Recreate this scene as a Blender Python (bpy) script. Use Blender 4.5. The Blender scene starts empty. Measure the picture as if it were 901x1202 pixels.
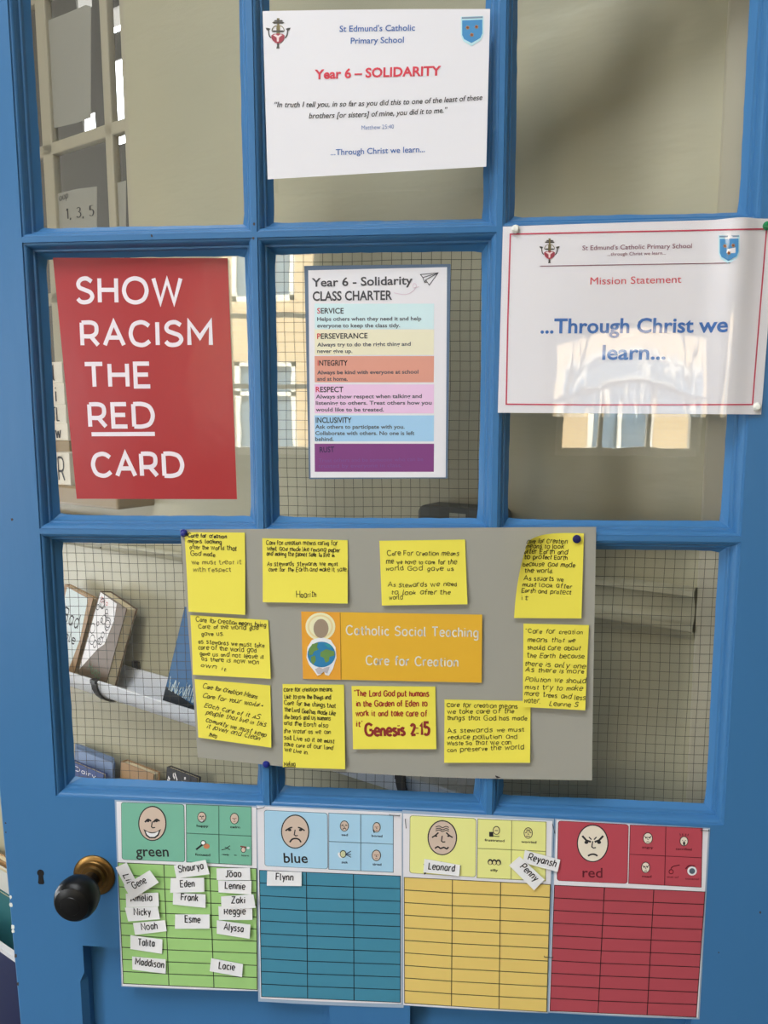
import bpy, bmesh, math, random
from mathutils import Vector, Matrix
sin, cos, pi = math.sin, math.cos, math.pi
random.seed(7)
C = bpy.context.scene.collection
ZB = 1.87                      # height of the upper glazing bar above the floor (door-plane Z=0)

# ------------------------------------------------------------------ camera
CX, CY, CZ = 0.55079, -0.95899, -0.22601
YAW, PITCH, ROLL, FPX = -0.085753, -0.12791, 0.0016257, 878.25
def cam_axes():
    cy, sy, cp, sp = cos(YAW), sin(YAW), cos(PITCH), sin(PITCH)
    f = Vector((sy*cp, cy*cp, sp)); r = Vector((cy, -sy, 0)); d = f.cross(r)
    return cos(ROLL)*r + sin(ROLL)*d, -sin(ROLL)*r + cos(ROLL)*d, f
AR, AD, AF = cam_axes()
cam = bpy.data.cameras.new('camera')
cam.sensor_fit = 'VERTICAL'; cam.sensor_height = 36; cam.lens = FPX/1202*36
cam.clip_start = 0.02; cam.clip_end = 200
camo = bpy.data.objects.new('camera', cam); C.objects.link(camo)
m = Matrix.Identity(4)
for i in range(3):
    m[i][0] = AR[i]; m[i][1] = -AD[i]; m[i][2] = -AF[i]
m[0][3], m[1][3], m[2][3] = CX, CY, CZ + ZB
camo.matrix_world = m
bpy.context.scene.camera = camo
CAM = Vector((CX, CY, CZ))
def ray(u, v): return AR*((u-450.5)/FPX) + AD*((v-601)/FPX) + AF
def up(u, v, y=0.0):                       # photo point -> (X, Z) on the door-parallel plane at depth y
    r = ray(u, v); t = (y-CY)/r.y
    return (CX + t*r.x, CZ + t*r.z)

# ------------------------------------------------------------------ world, sun, windows' daylight, exposure
SKY = 15.0
w = bpy.data.worlds.new('world'); bpy.context.scene.world = w; w.use_nodes = True
bg = w.node_tree.nodes['Background']
bg.inputs[0].default_value = (0.90, 0.94, 0.985, 1); bg.inputs[1].default_value = SKY
sun = bpy.data.lights.new('sun', 'SUN'); sun.energy = 21; sun.angle = 0.01; sun.color = (1, .93, .8)
so = bpy.data.objects.new('sun', sun); C.objects.link(so)
so.rotation_euler = (math.radians(-42), math.radians(18), 0)     # falls on the brick building across the yard
vs = bpy.context.scene.view_settings
vs.view_transform = 'Standard'; vs.look = 'None'; vs.gamma = 1; vs.exposure = -0.17; vs.use_curve_mapping = False
def portal(name, loc, rot, sx, sy):
    l = bpy.data.lights.new(name, 'AREA'); l.shape = 'RECTANGLE'; l.size = sx; l.size_y = sy
    l.cycles.is_portal = True
    o = bpy.data.objects.new(name, l); C.objects.link(o); o.location = loc; o.rotation_euler = rot
# room shell numbers (metres): left wall x, right wall x, rear wall y, ceiling
RXL, RXR, RYB, RZC = -2.2, 2.7, -3.2, 4.6
LW = (-3.1, -1.8, 0.45, 2.6)
LW2 = (0.45, 1.25, 0.25, 1.25)           # added left-wall window, unseen, to light the wall behind the door
SKL = (-1.95, 0.45, -3.05, -1.4)         # rooflight added out of view to light the door: x0, x1, y0, y1        # left-wall window: y0, y1, z0, z1
RW1 = (-0.80, -0.16, 1.42, 2.60)       # rear-wall windows: x0, x1, z0, z1
RW2 = (1.14, 1.92, 1.42, 2.12)
portal('daylight_left', (RXL-.12, (LW[0]+LW[1])/2, (LW[2]+LW[3])/2), (0, -pi/2, 0), LW[3]-LW[2], LW[1]-LW[0])
portal('daylight_added_left', (RXL-.12, (LW2[0]+LW2[1])/2, (LW2[2]+LW2[3])/2), (0, -pi/2, 0), LW2[3]-LW2[2], LW2[1]-LW2[0])
portal('daylight_added_roof', ((SKL[0]+SKL[1])/2, (SKL[2]+SKL[3])/2, RZC+.05), (0, 0, 0), SKL[1]-SKL[0], SKL[3]-SKL[2])
portal('daylight_rear_a', ((RW1[0]+RW1[1])/2, RYB-.12, (RW1[2]+RW1[3])/2), (pi/2, 0, 0), RW1[1]-RW1[0], RW1[3]-RW1[2])
portal('daylight_rear_b', ((RW2[0]+RW2[1])/2, RYB-.12, (RW2[2]+RW2[3])/2), (pi/2, 0, 0), RW2[1]-RW2[0], RW2[3]-RW2[2])

# ------------------------------------------------------------------ materials
KILL = 0.80
def lin(c):
    c /= 255.0
    return c/12.92 if c <= .04045 else ((c+.055)/1.055)**2.4
MATS = {}
def M(name, rgb=(128, 128, 128), rough=.55, coat=0, k=None, metal=0, bump=None, spec=.5, mottle=0, coat_rough=.08):
    """a principled material for a colour as it looks in the room's light; bump=(scale xyz, strength, distance)"""
    if name in MATS: return MATS[name]
    k = k or KILL
    mt = bpy.data.materials.new(name); mt.use_nodes = True
    nt = mt.node_tree; b = nt.nodes['Principled BSDF']
    col = tuple(min(lin(c)/k, .88) for c in rgb) + (1,)
    b.inputs['Base Color'].default_value = col
    b.inputs['Roughness'].default_value = rough; b.inputs['Metallic'].default_value = metal
    b.inputs['Specular IOR Level'].default_value = spec
    if coat:
        b.inputs['Coat Weight'].default_value = coat; b.inputs['Coat Roughness'].default_value = coat_rough
    if bump or mottle:
        tc = nt.nodes.new('ShaderNodeTexCoord')
    if bump:
        mp = nt.nodes.new('ShaderNodeMapping'); mp.inputs['Scale'].default_value = bump[0]
        nz = nt.nodes.new('ShaderNodeTexNoise'); nz.inputs['Scale'].default_value = 1; nz.inputs['Detail'].default_value = 3
        bp = nt.nodes.new('ShaderNodeBump'); bp.inputs['Strength'].default_value = bump[1]; bp.inputs['Distance'].default_value = bump[2]
        nt.links.new(tc.outputs['Object'], mp.inputs[0]); nt.links.new(mp.outputs[0], nz.inputs['Vector'])
        nt.links.new(nz.outputs[0], bp.inputs['Height']); nt.links.new(bp.outputs[0], b.inputs['Normal'])
        if coat: nt.links.new(bp.outputs[0], b.inputs['Coat Normal'])
    if mottle:
        n2 = nt.nodes.new('ShaderNodeTexNoise'); n2.inputs['Scale'].default_value = 3.5; n2.inputs['Detail'].default_value = 6
        nt.links.new(tc.outputs['Object'], n2.inputs['Vector'])
        mx = nt.nodes.new('ShaderNodeMix'); mx.data_type = 'RGBA'
        mx.inputs[6].default_value = tuple(c*(1-mottle) for c in col[:3]) + (1,)
        mx.inputs[7].default_value = tuple(min(c*(1+mottle), .9) for c in col[:3]) + (1,)
        nt.links.new(n2.outputs[0], mx.inputs[0]); nt.links.new(mx.outputs[2], b.inputs['Base Color'])
    MATS[name] = mt
    return mt
def thin_clear(name, boost, rough=0.0, tint=(1, 1, 1), bump=None):
    """thin clear sheet: transparent with the mirror reflection of its two faces"""
    mt = bpy.data.materials.new(name); mt.use_nodes = True; nt = mt.node_tree; nt.nodes.clear()
    o = nt.nodes.new('ShaderNodeOutputMaterial'); t = nt.nodes.new('ShaderNodeBsdfTransparent'); g = nt.nodes.new('ShaderNodeBsdfGlossy')
    t.inputs[0].default_value = (*tint, 1); g.inputs['Roughness'].default_value = rough; g.inputs[0].default_value = (1, 1, 1, 1)
    f = nt.nodes.new('ShaderNodeLayerWeight'); f.inputs[0].default_value = .5
    pw = nt.nodes.new('ShaderNodeMath'); pw.operation = 'POWER'; pw.inputs[1].default_value = 5.0
    nt.links.new(f.outputs['Facing'], pw.inputs[0]); f = pw
    mu = nt.nodes.new('ShaderNodeMath'); mu.operation = 'MULTIPLY_ADD'; mu.inputs[1].default_value = .9; mu.inputs[2].default_value = .04*boost; mu.use_clamp = True
    mx = nt.nodes.new('ShaderNodeMixShader')
    nt.links.new(f.outputs[0], mu.inputs[0]); nt.links.new(mu.outputs[0], mx.inputs[0])
    nt.links.new(t.outputs[0], mx.inputs[1]); nt.links.new(g.outputs[0], mx.inputs[2]); nt.links.new(mx.outputs[0], o.inputs[0])
    if bump:
        tc = nt.nodes.new('ShaderNodeTexCoord'); mp = nt.nodes.new('ShaderNodeMapping'); mp.inputs['Scale'].default_value = bump[0]
        nz = nt.nodes.new('ShaderNodeTexNoise'); nz.inputs['Scale'].default_value = 1; nz.inputs['Detail'].default_value = 2
        bp = nt.nodes.new('ShaderNodeBump'); bp.inputs['Strength'].default_value = bump[1]; bp.inputs['Distance'].default_value = bump[2]
        nt.links.new(tc.outputs['Object'], mp.inputs[0]); nt.links.new(mp.outputs[0], nz.inputs['Vector'])
        nt.links.new(nz.outputs[0], bp.inputs['Height']); nt.links.new(bp.outputs[0], g.inputs['Normal'])
    MATS[name] = mt
    return mt
BLUE = M('blue_gloss_paint', (58, 109, 156), .38, k=.84, spec=.35, bump=((60, 60, 9), .35, .0012), mottle=.05)
GLASS = thin_clear('window_glass', 1.3, bump=((9, 9, 9), .08, .002))
FILM = thin_clear('laminate_film', .6, rough=.03, bump=((26, 26, 7), .35, .0016))
CREAM = M('cream_wall_paint', (174, 169, 142), .45, k=.9, bump=((7, 7, 24), .55, .006), mottle=.08)
WHITEP = M('white_paint', (215, 212, 200), .4, k=.85)
CREAMF = M('cream_frame_paint', (172, 165, 142), .45, k=.9, bump=((30, 30, 30), .2, .001))
PAPER = M('white_paper', (214, 211, 214), .6)
LPAPER = M('laminated_white_paper', (212, 210, 214), .5, coat=.5)
YEL = M('yellow_sticky_paper', (232, 206, 74), .65, bump=((25, 25, 25), .15, .002))
INK = M('black_ink', (34, 32, 34), .6)
PEN = M('black_pen', (52, 46, 20), .6)
FPEN = M('faded_pen', (112, 100, 40), .6)

# ------------------------------------------------------------------ object helpers
ORG = {}
def link(name, me, parent=None, base=None):
    """link mesh me (vertices in world space) as one object with its origin at base (or its own centre)"""
    o = bpy.data.objects.new(name, me); C.objects.link(o)
    if base is None:
        n = max(len(me.vertices), 1); s = Vector((0, 0, 0))
        for v in me.vertices: s += v.co
        base = s/n
    base = Vector(base)
    me.transform(Matrix.Translation(-base))
    ORG[o.name] = base
    if parent is not None:
        o.parent = parent; o.location = base - ORG[parent.name]
    else: o.location = base
    return o
def empty(name, loc):
    o = bpy.data.objects.new(name, None); C.objects.link(o); o.location = loc; o.empty_display_size = .05
    ORG[o.name] = Vector(loc); return o
def tag(o, label=None, cat=None, group=None, kind=None):
    for k, v in (('label', label), ('category', cat), ('group', group), ('kind', kind)):
        if v: o[k] = v
    return o
class MB:
    """collects vertices and faces with materials; build() links one mesh object"""
    def __init__(s): s.v, s.f, s.mi, s.mats, s.smooth = [], [], [], [], []
    def mat(s, mt):
        if mt not in s.mats: s.mats.append(mt)
        return s.mats.index(mt)
    def add(s, vs, fs, mt, smooth=False):
        b = len(s.v); i = s.mat(mt); s.v += [tuple(p) for p in vs]
        for f in fs: s.f.append(tuple(b+q for q in f)); s.mi.append(i); s.smooth.append(smooth)
    def box(s, lo, hi, mt, fn=None):
        x0, y0, z0 = lo; x1, y1, z1 = hi
        vs = [(x, y, z) for x in (x0, x1) for y in (y0, y1) for z in (z0, z1)]
        if fn: vs = [fn(*p) for p in vs]
        s.add(vs, [(0, 1, 3, 2), (4, 6, 7, 5), (0, 4, 5, 1), (2, 3, 7, 6), (0, 2, 6, 4), (1, 5, 7, 3)], mt)
    def tube(s, pts, r, mt, n=8, closed=False, rads=None):
        pts = [Vector(p) for p in pts]; vs = []; N = len(pts)
        for i, p in enumerate(pts):
            a = pts[max(i-1, 0)]; b = pts[min(i+1, N-1)]; d = (b-a).normalized()
            h = Vector((0, 0, 1)) if abs(d.z) < .9 else Vector((1, 0, 0))
            e = d.cross(h).normalized(); g = d.cross(e)
            rr = rads[i] if rads else r
            vs += [p + e*(rr*cos(2*pi*k/n)) + g*(rr*sin(2*pi*k/n)) for k in range(n)]
        fs = [(i*n+k, i*n+(k+1) % n, (i+1)*n+(k+1) % n, (i+1)*n+k) for i in range(N-1) for k in range(n)]
        fs += [tuple(range(n-1, -1, -1)), tuple((N-1)*n+k for k in range(n))]
        s.add(vs, fs, mt, n > 5); s.smooth[-1] = s.smooth[-2] = False
    def lathe(s, prof, org, axis, mt, n=40):
        """prof = [(radius, along axis)]"""
        org = Vector(org); a = Vector(axis).normalized()
        h = Vector((0, 0, 1)) if abs(a.z) < .9 else Vector((1, 0, 0))
        e = a.cross(h).normalized(); g = a.cross(e); vs = []
        for r, t in prof: vs += [org + a*t + e*(r*cos(2*pi*k/n)) + g*(r*sin(2*pi*k/n)) for k in range(n)]
        fs = [(i*n+k, i*n+(k+1) % n, (i+1)*n+(k+1) % n, (i+1)*n+k) for i in range(len(prof)-1) for k in range(n)]
        fs += [tuple(range(n-1, -1, -1)), tuple((len(prof)-1)*n+k for k in range(n))]
        s.add(vs, fs, mt, True); s.smooth[-1] = s.smooth[-2] = False
    def build(s, name, parent=None, base=None, fix=True, bevel=0, autosmooth=False):
        me = bpy.data.meshes.new(name); me.from_pydata(s.v, [], s.f)
        for mt in s.mats: me.materials.append(mt)
        me.polygons.foreach_set('material_index', s.mi); me.polygons.foreach_set('use_smooth', s.smooth)
        if fix:
            bm = bmesh.new(); bm.from_mesh(me); bmesh.ops.recalc_face_normals(bm, faces=bm.faces); bm.to_mesh(me); bm.free()
        if any(s.smooth): me.set_sharp_from_angle(angle=.7)
        me.update()
        o = link(name, me, parent, base)
        if bevel:
            b = o.modifiers.new('bevel', 'BEVEL'); b.width = bevel; b.segments = 2; b.limit_method = 'ANGLE'; b.angle_limit = .6
        return o

# ------------------------------------------------------------------ lettering
_tc = {}
def font_mesh(s, bold=0, shear=0):
    """outline letters: 2D vertices and faces, cap height 1, starting at x = 0"""
    key = (s, bold, shear)
    if key in _tc: return _tc[key]
    cu = bpy.data.curves.new('lettering', 'FONT'); cu.body = s; cu.size = 1; cu.offset = bold; cu.shear = shear; cu.resolution_u = 3
    o = bpy.data.objects.new('lettering', cu); C.objects.link(o)
    me = bpy.data.meshes.new_from_object(o.evaluated_get(bpy.context.evaluated_depsgraph_get()))
    vs = [(v.co.x, v.co.y) for v in me.vertices]; fs = [tuple(p.vertices) for p in me.polygons]
    bpy.data.objects.remove(o); bpy.data.curves.remove(cu); bpy.data.meshes.remove(me)
    x0 = min(v[0] for v in vs); x1 = max(v[0] for v in vs)
    vs = [((x-x0)/.73, y/.73) for x, y in vs]
    _tc[key] = (vs, fs, (x1-x0)/.73); return _tc[key]

GL = {}
def _g(ch, adv, *strokes): GL[ch] = (adv, strokes)
# single-line alphabet: x-height 10, capitals 15; a stroke starting with '|' is straight, the others are smoothed
_g('a', 9, '8,8 5.5,10 2.5,9 1,5 2.2,1.2 4.5,0 7,2 8,5', '|8,10 8,0'); _g('b', 9.4, '|1,15 1,0', '1,5 2.5,9 5.5,10 8,8 8.6,5 8,2 5.5,0 2.5,1 1,4')
_g('c', 8, '7.6,8.3 5.5,10 2.5,9 1,5 2.5,1 5.5,0 7.8,1.5'); _g('d', 9, '8,8 5.5,10 2.5,9 1,5 2.2,1.2 4.5,0 7,2 8,5', '|8,15 8,0')
_g('e', 8.6, '1.3,5.2 8,5.6 7.6,8.6 5,10 2.2,9 1,5 2.2,1.2 5,0 8,1.4'); _g('f', 6, '6.5,14 4.8,15 3.4,13.8 3,11 3,0', '|.8,9.5 6,9.5')
_g('g', 9, '8,8 5.5,10 2.5,9 1,5 2.2,1.2 4.5,0 7,2 8,5', '8,10 8,-2 6.8,-4.6 4,-5 1.5,-4'); _g('h', 8.6, '|1,15 1,0', '1,6 2.8,9.2 5.2,10 7.2,8.6 7.6,6 7.6,0')
_g('i', 2.6, '|1.2,10 1.2,0', '|1.2,12.9 1.2,14'); _g('j', 4, '3,10 3,-3 2,-4.8 0,-4.6', '|3,12.9 3,14'); _g('k', 8, '|1,15 1,0', '|7,10 1.2,4.5', '|3.2,6.2 7.4,0')
_g('l', 3.6, '1.2,15 1.2,2 2,0.2 3.2,.3'); _g('m', 12.4, '|1,10 1,0', '1,6 2.6,9.3 4.6,10 6,8.5 6.2,6 6.2,0', '6.2,6 7.8,9.3 9.8,10 11.2,8.5 11.4,6 11.4,0')
_g('n', 8.6, '|1,10 1,0', '1,6 2.8,9.2 5.2,10 7.2,8.6 7.6,6 7.6,0'); _g('o', 10, '5,10 2,8.8 1,5 2,1.2 5,0 8,1.2 9,5 8,8.8 5,10')
_g('p', 9.4, '|1,10 1,-5', '1,5 2.5,9 5.5,10 8,8 8.6,5 8,2 5.5,0 2.5,1 1,4'); _g('q', 9, '8,8 5.5,10 2.5,9 1,5 2.2,1.2 4.5,0 7,2 8,5', '|8,10 8,-5')
_g('r', 6, '|1,10 1,0', '1,6 2.5,9 4.5,10 6,9.6'); _g('s', 8, '7,8.6 4.6,10 2,9 1.8,7 4,5.5 6.4,4.2 7,2 5,0.2 2.8,0 1,1.4')
_g('t', 6.4, '3,13.5 3,2.5 4,0.3 6,0.5', '|.8,9.8 6,9.8'); _g('u', 8.6, '1,10 1,4 1.6,1.2 4,0 6.4,1.4 7.6,4', '|7.6,10 7.6,0')
_g('v', 8, '|.8,10 4.2,0 7.6,10'); _g('w', 12, '|.8,10 3.6,0 6.2,9 8.8,0 11.6,10'); _g('x', 8, '|1,10 7,0', '|7,10 1,0'); _g('y', 8, '|1,10 4.5,0.5', '|7.8,10 3,-5')
_g('z', 8, '|1,10 7,10 1,0 7.4,0')
_g('A', 12, '|.5,0 6,15 11.5,0', '|2.6,5 9.4,5'); _g('B', 10.5, '|1,15 1,0', '1,15 6,15 8.4,13.5 8.6,9.5 6.5,8 1,8', '1,8 7,8 9.4,6.4 9.4,2 7,0 1,0')
_g('C', 12.5, '11.6,12.6 9,14.6 6,14.9 2.6,13 1,7.5 2.6,2 6,.1 9,.4 11.8,2.6'); _g('D', 13, '|1,15 1,0', '1,15 6,15 10.2,13 12,7.5 10.2,2 6,0 1,0')
_g('E', 9.5, '|9,15 1,15 1,0 9.2,0', '|1,7.8 8.2,7.8'); _g('F', 9, '|9,15 1,15 1,0', '|1,7.8 8,7.8'); _g('G', 13, '11.6,12.6 9,14.6 6,14.9 2.6,13 1,7.5 2.6,2 6,.1 9.4,.6 11.8,3 11.8,7', '|7,7 11.8,7')
_g('H', 12, '|1,15 1,0', '|11,15 11,0', '|1,7.8 11,7.8'); _g('I', 2.4, '|1.2,15 1.2,0'); _g('J', 8, '6.5,15 6.5,4 5.5,.8 3,0 1,1.4'); _g('K', 11, '|1,15 1,0', '|9.6,15 1.2,5.8', '|4,9 10.4,0')
_g('L', 8.6, '|1,15 1,0 8.6,0'); _g('M', 14, '|1,0 1,15 7,5 13,15 13,0'); _g('N', 12, '|1,0 1,15 11,0 11,15'); _g('O', 15.5, '7.7,15 3,13 1,7.5 3,2 7.7,0 12.5,2 14.5,7.5 12.5,13 7.7,15')
_g('P', 10.5, '|1,15 1,0', '1,15 6.4,15 9,13.6 9.6,11 9,8 6.4,6.6 1,6.6'); _g('Q', 15.5, '7.7,15 3,13 1,7.5 3,2 7.7,0 12.5,2 14.5,7.5 12.5,13 7.7,15', '|9.5,4 14,-1')
_g('R', 11, '|1,15 1,0', '1,15 6.4,15 9,13.6 9.6,10.8 9,7.8 6.4,6 1,6', '|6,6 10.2,0'); _g('S', 10.5, '9.4,13 6.5,14.9 3.2,14.4 1.4,12 2,9.4 5.2,7.8 8.4,6.3 9.6,3.6 8,.9 5,0 2.4,.5 .8,2.3')
_g('T', 11, '|.4,15 10.6,15', '|5.5,15 5.5,0'); _g('U', 12, '1,15 1,5 2.6,1 6,0 9.4,1 11,5 11,15'); _g('V', 11, '|.5,15 5.5,0 10.5,15'); _g('W', 17, '|.5,15 4.5,0 8.5,14 12.5,0 16.5,15')
_g('X', 10, '|1,15 9,0', '|9,15 1,0'); _g('Y', 10, '|.5,15 5,7.5 9.5,15', '|5,7.5 5,0'); _g('Z', 10, '|1,15 9.4,15 .8,0 9.6,0')
_g('0', 9, '4.5,15 2,13 1,7.5 2,2 4.5,0 7,2 8,7.5 7,13 4.5,15'); _g('1', 5, '|1,12 3.4,15 3.4,0'); _g('2', 9, '1.4,12 3,14.6 5.4,15 7.6,13.4 7.6,10.6 5.5,6.6 1,.2', '|1,0 8.4,0')
_g('3', 9, '1.4,13.4 4.4,15 7.4,13 6.8,9.6 4,8.2', '4,8.2 7.4,6.8 8,3 5.4,.2 2.6,.2 .8,2'); _g('4', 9, '|6,0 6,15 .8,4.4 8.6,4.4'); _g('5', 9, '|7.8,15 2.2,15 1.6,8.6', '1.6,8.6 4.6,9.4 7.6,7.6 8,4 6,.6 3,0 .8,1.4')
_g('6', 9, '7,14.4 3.6,11 1.2,5.4 2,1.4 4.6,0 7.4,1.4 8,4.6 6.4,7.8 3.6,8 1.6,5.6'); _g('7', 9, '|1,15 8,15 3,0'); _g('8', 9, '4.5,8 2,10 2.2,13.6 4.5,15 6.8,13.6 7,10 4.5,8 1.6,5.6 1.4,2 4.5,0 7.6,2 7.4,5.6 4.5,8')
_g('9', 9, '7.6,10 5,7.4 2,8.6 1.4,12 3.4,14.8 6.4,14.2 7.6,10 7,4 4,0'); _g('.', 3, '|1.2,0 1.2,.9'); _g(',', 3, '|1.6,.8 .8,-2.2'); _g(':', 3.4, '|1.4,1.2 1.4,2.4', '|1.4,7.6 1.4,8.8')
_g("'", 3, '|1.2,15 1.2,12'); _g('"', 5, '|1.2,15 .6,12.4', '|3.4,15 2.8,12.4'); _g('-', 7, '|1,6 6,6'); _g('+', 8, '|1,5 7,5', '|4,8 4,2'); _g('!', 3, '|1.2,15 1.2,4', '|1.2,.8 1.2,0'); _g(' ', 6)
def crom(p, n=4):
    if len(p) < 3: return p
    out = []; closed = p[0] == p[-1]
    for i in range(len(p)-1):
        a = p[i-1] if i else (p[-2] if closed else p[0]); b, c = p[i], p[i+1]
        d = p[i+2] if i+2 < len(p) else (p[1] if closed else p[-1])
        for k in range(n):
            t = k/n; t2, t3 = t*t, t*t*t
            out.append(tuple(.5*(2*b[j]+(c[j]-a[j])*t+(2*a[j]-5*b[j]+4*c[j]-d[j])*t2+(3*b[j]-a[j]-3*c[j]+d[j])*t3) for j in (0, 1)))
    return out+[p[-1]]
_gs = {}
def glyph(ch, n=4):
    if (ch, n) not in _gs:
        adv, st = GL.get(ch, GL['o']); L = []
        for s in st:
            pts = [tuple(float(q) for q in t.split(',')) for t in s.lstrip('|').split()]
            L.append(pts if s[0] == '|' else crom(pts, n))
        _gs[(ch, n)] = (adv, L)
    return _gs[(ch, n)]

class Sheet:
    """a sheet of paper on the door: four photo corners (TL, TR, BR, BL) laid on the plane at depth y, lifted towards the viewer by lift(u, v)"""
    def __init__(s, quad, y, lift=None, warp=None):
        s.y = y; s.lift = lift or (lambda a, b: 0.0); s.warp = warp
        cs = []
        for (a, b), (pu, pv) in zip(((0, 0), (1, 0), (1, 1), (0, 1)), quad): cs.append(up(pu, pv, y - s.lift(a, b)))
        s.c = cs
    def xz(s, a, b):
        (x0, z0), (x1, z1), (x2, z2), (x3, z3) = s.c
        x = (x0*(1-a)+x1*a)*(1-b)+(x3*(1-a)+x2*a)*b; z = (z0*(1-a)+z1*a)*(1-b)+(z3*(1-a)+z2*a)*b
        if s.warp: dx, dz = s.warp(a, b); x += dx; z += dz
        return x, z
    def uv(s, X, Z):
        if s.warp:
            w_ = s.warp; s.warp = None; X0, Z0 = X, Z
            for _ in range(4): a, b = s.uv(X, Z); dx, dz = w_(a, b); X, Z = X0-dx, Z0-dz
            r = s.uv(X, Z); s.warp = w_; return r
        a = b = .5
        (x0, z0), (x1, z1), (x2, z2), (x3, z3) = s.c
        for _ in range(3):
            fx = (x0*(1-a)+x1*a)*(1-b)+(x3*(1-a)+x2*a)*b-X; fz = (z0*(1-a)+z1*a)*(1-b)+(z3*(1-a)+z2*a)*b-Z
            ax = (x1-x0)*(1-b)+(x2-x3)*b; az = (z1-z0)*(1-b)+(z2-z3)*b; bx = (x3-x0)*(1-a)+(x2-x1)*a; bz = (z3-z0)*(1-a)+(z2-z1)*a
            dt = ax*bz-bx*az
            a -= (fx*bz-bx*fz)/dt; b -= (ax*fz-fx*az)/dt
        return min(max(a, 0), 1), min(max(b, 0), 1)
    def p3(s, X, Z, layer=0):
        a, b = s.uv(X, Z)
        return (X, s.y-s.lift(a, b)-layer*.00022, Z+ZB)
    def px(s, u, v):
        y = s.y
        for _ in range(3): X, Z = up(u, v, y); y = s.y-s.lift(*s.uv(X, Z))
        return up(u, v, y)
    def build(s, name, mt, parent=None, n=(14, 14), thick=.0003, bot=None):
        b = MB(); nu, nv = n; V = []
        for t in (0, thick):
            for j in range(nv+1):
                for i in range(nu+1):
                    a, c = i/nu, j/nv; x, z = s.xz(a, c); V.append((x, s.y-s.lift(a, c)+t, z+ZB))
        N = (nu+1)*(nv+1); I = lambda i, j, k: k*N+j*(nu+1)+i; F = []
        for j in range(nv):
            for i in range(nu):
                F.append((I(i, j, 0), I(i, j+1, 0), I(i+1, j+1, 0), I(i+1, j, 0))); F.append((I(i, j, 1), I(i+1, j, 1), I(i+1, j+1, 1), I(i, j+1, 1)))
        for i in range(nu):
            F.append((I(i, 0, 0), I(i+1, 0, 0), I(i+1, 0, 1), I(i, 0, 1))); F.append((I(i, nv, 0), I(i, nv, 1), I(i+1, nv, 1), I(i+1, nv, 0)))
        for j in range(nv):
            F.append((I(0, j, 0), I(0, j, 1), I(0, j+1, 1), I(0, j+1, 0))); F.append((I(nu, j, 0), I(nu, j+1, 0), I(nu, j+1, 1), I(nu, j, 1)))
        b.add(V, F, mt, True)
        for q in range(2*nu*nv, len(F)): b.smooth[q] = False
        o = b.build(name, parent, fix=False)
        return o
    def sub(s, quad, dy=0.0006):
        return Sheet(quad, s.y-dy, s.lift)

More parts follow.
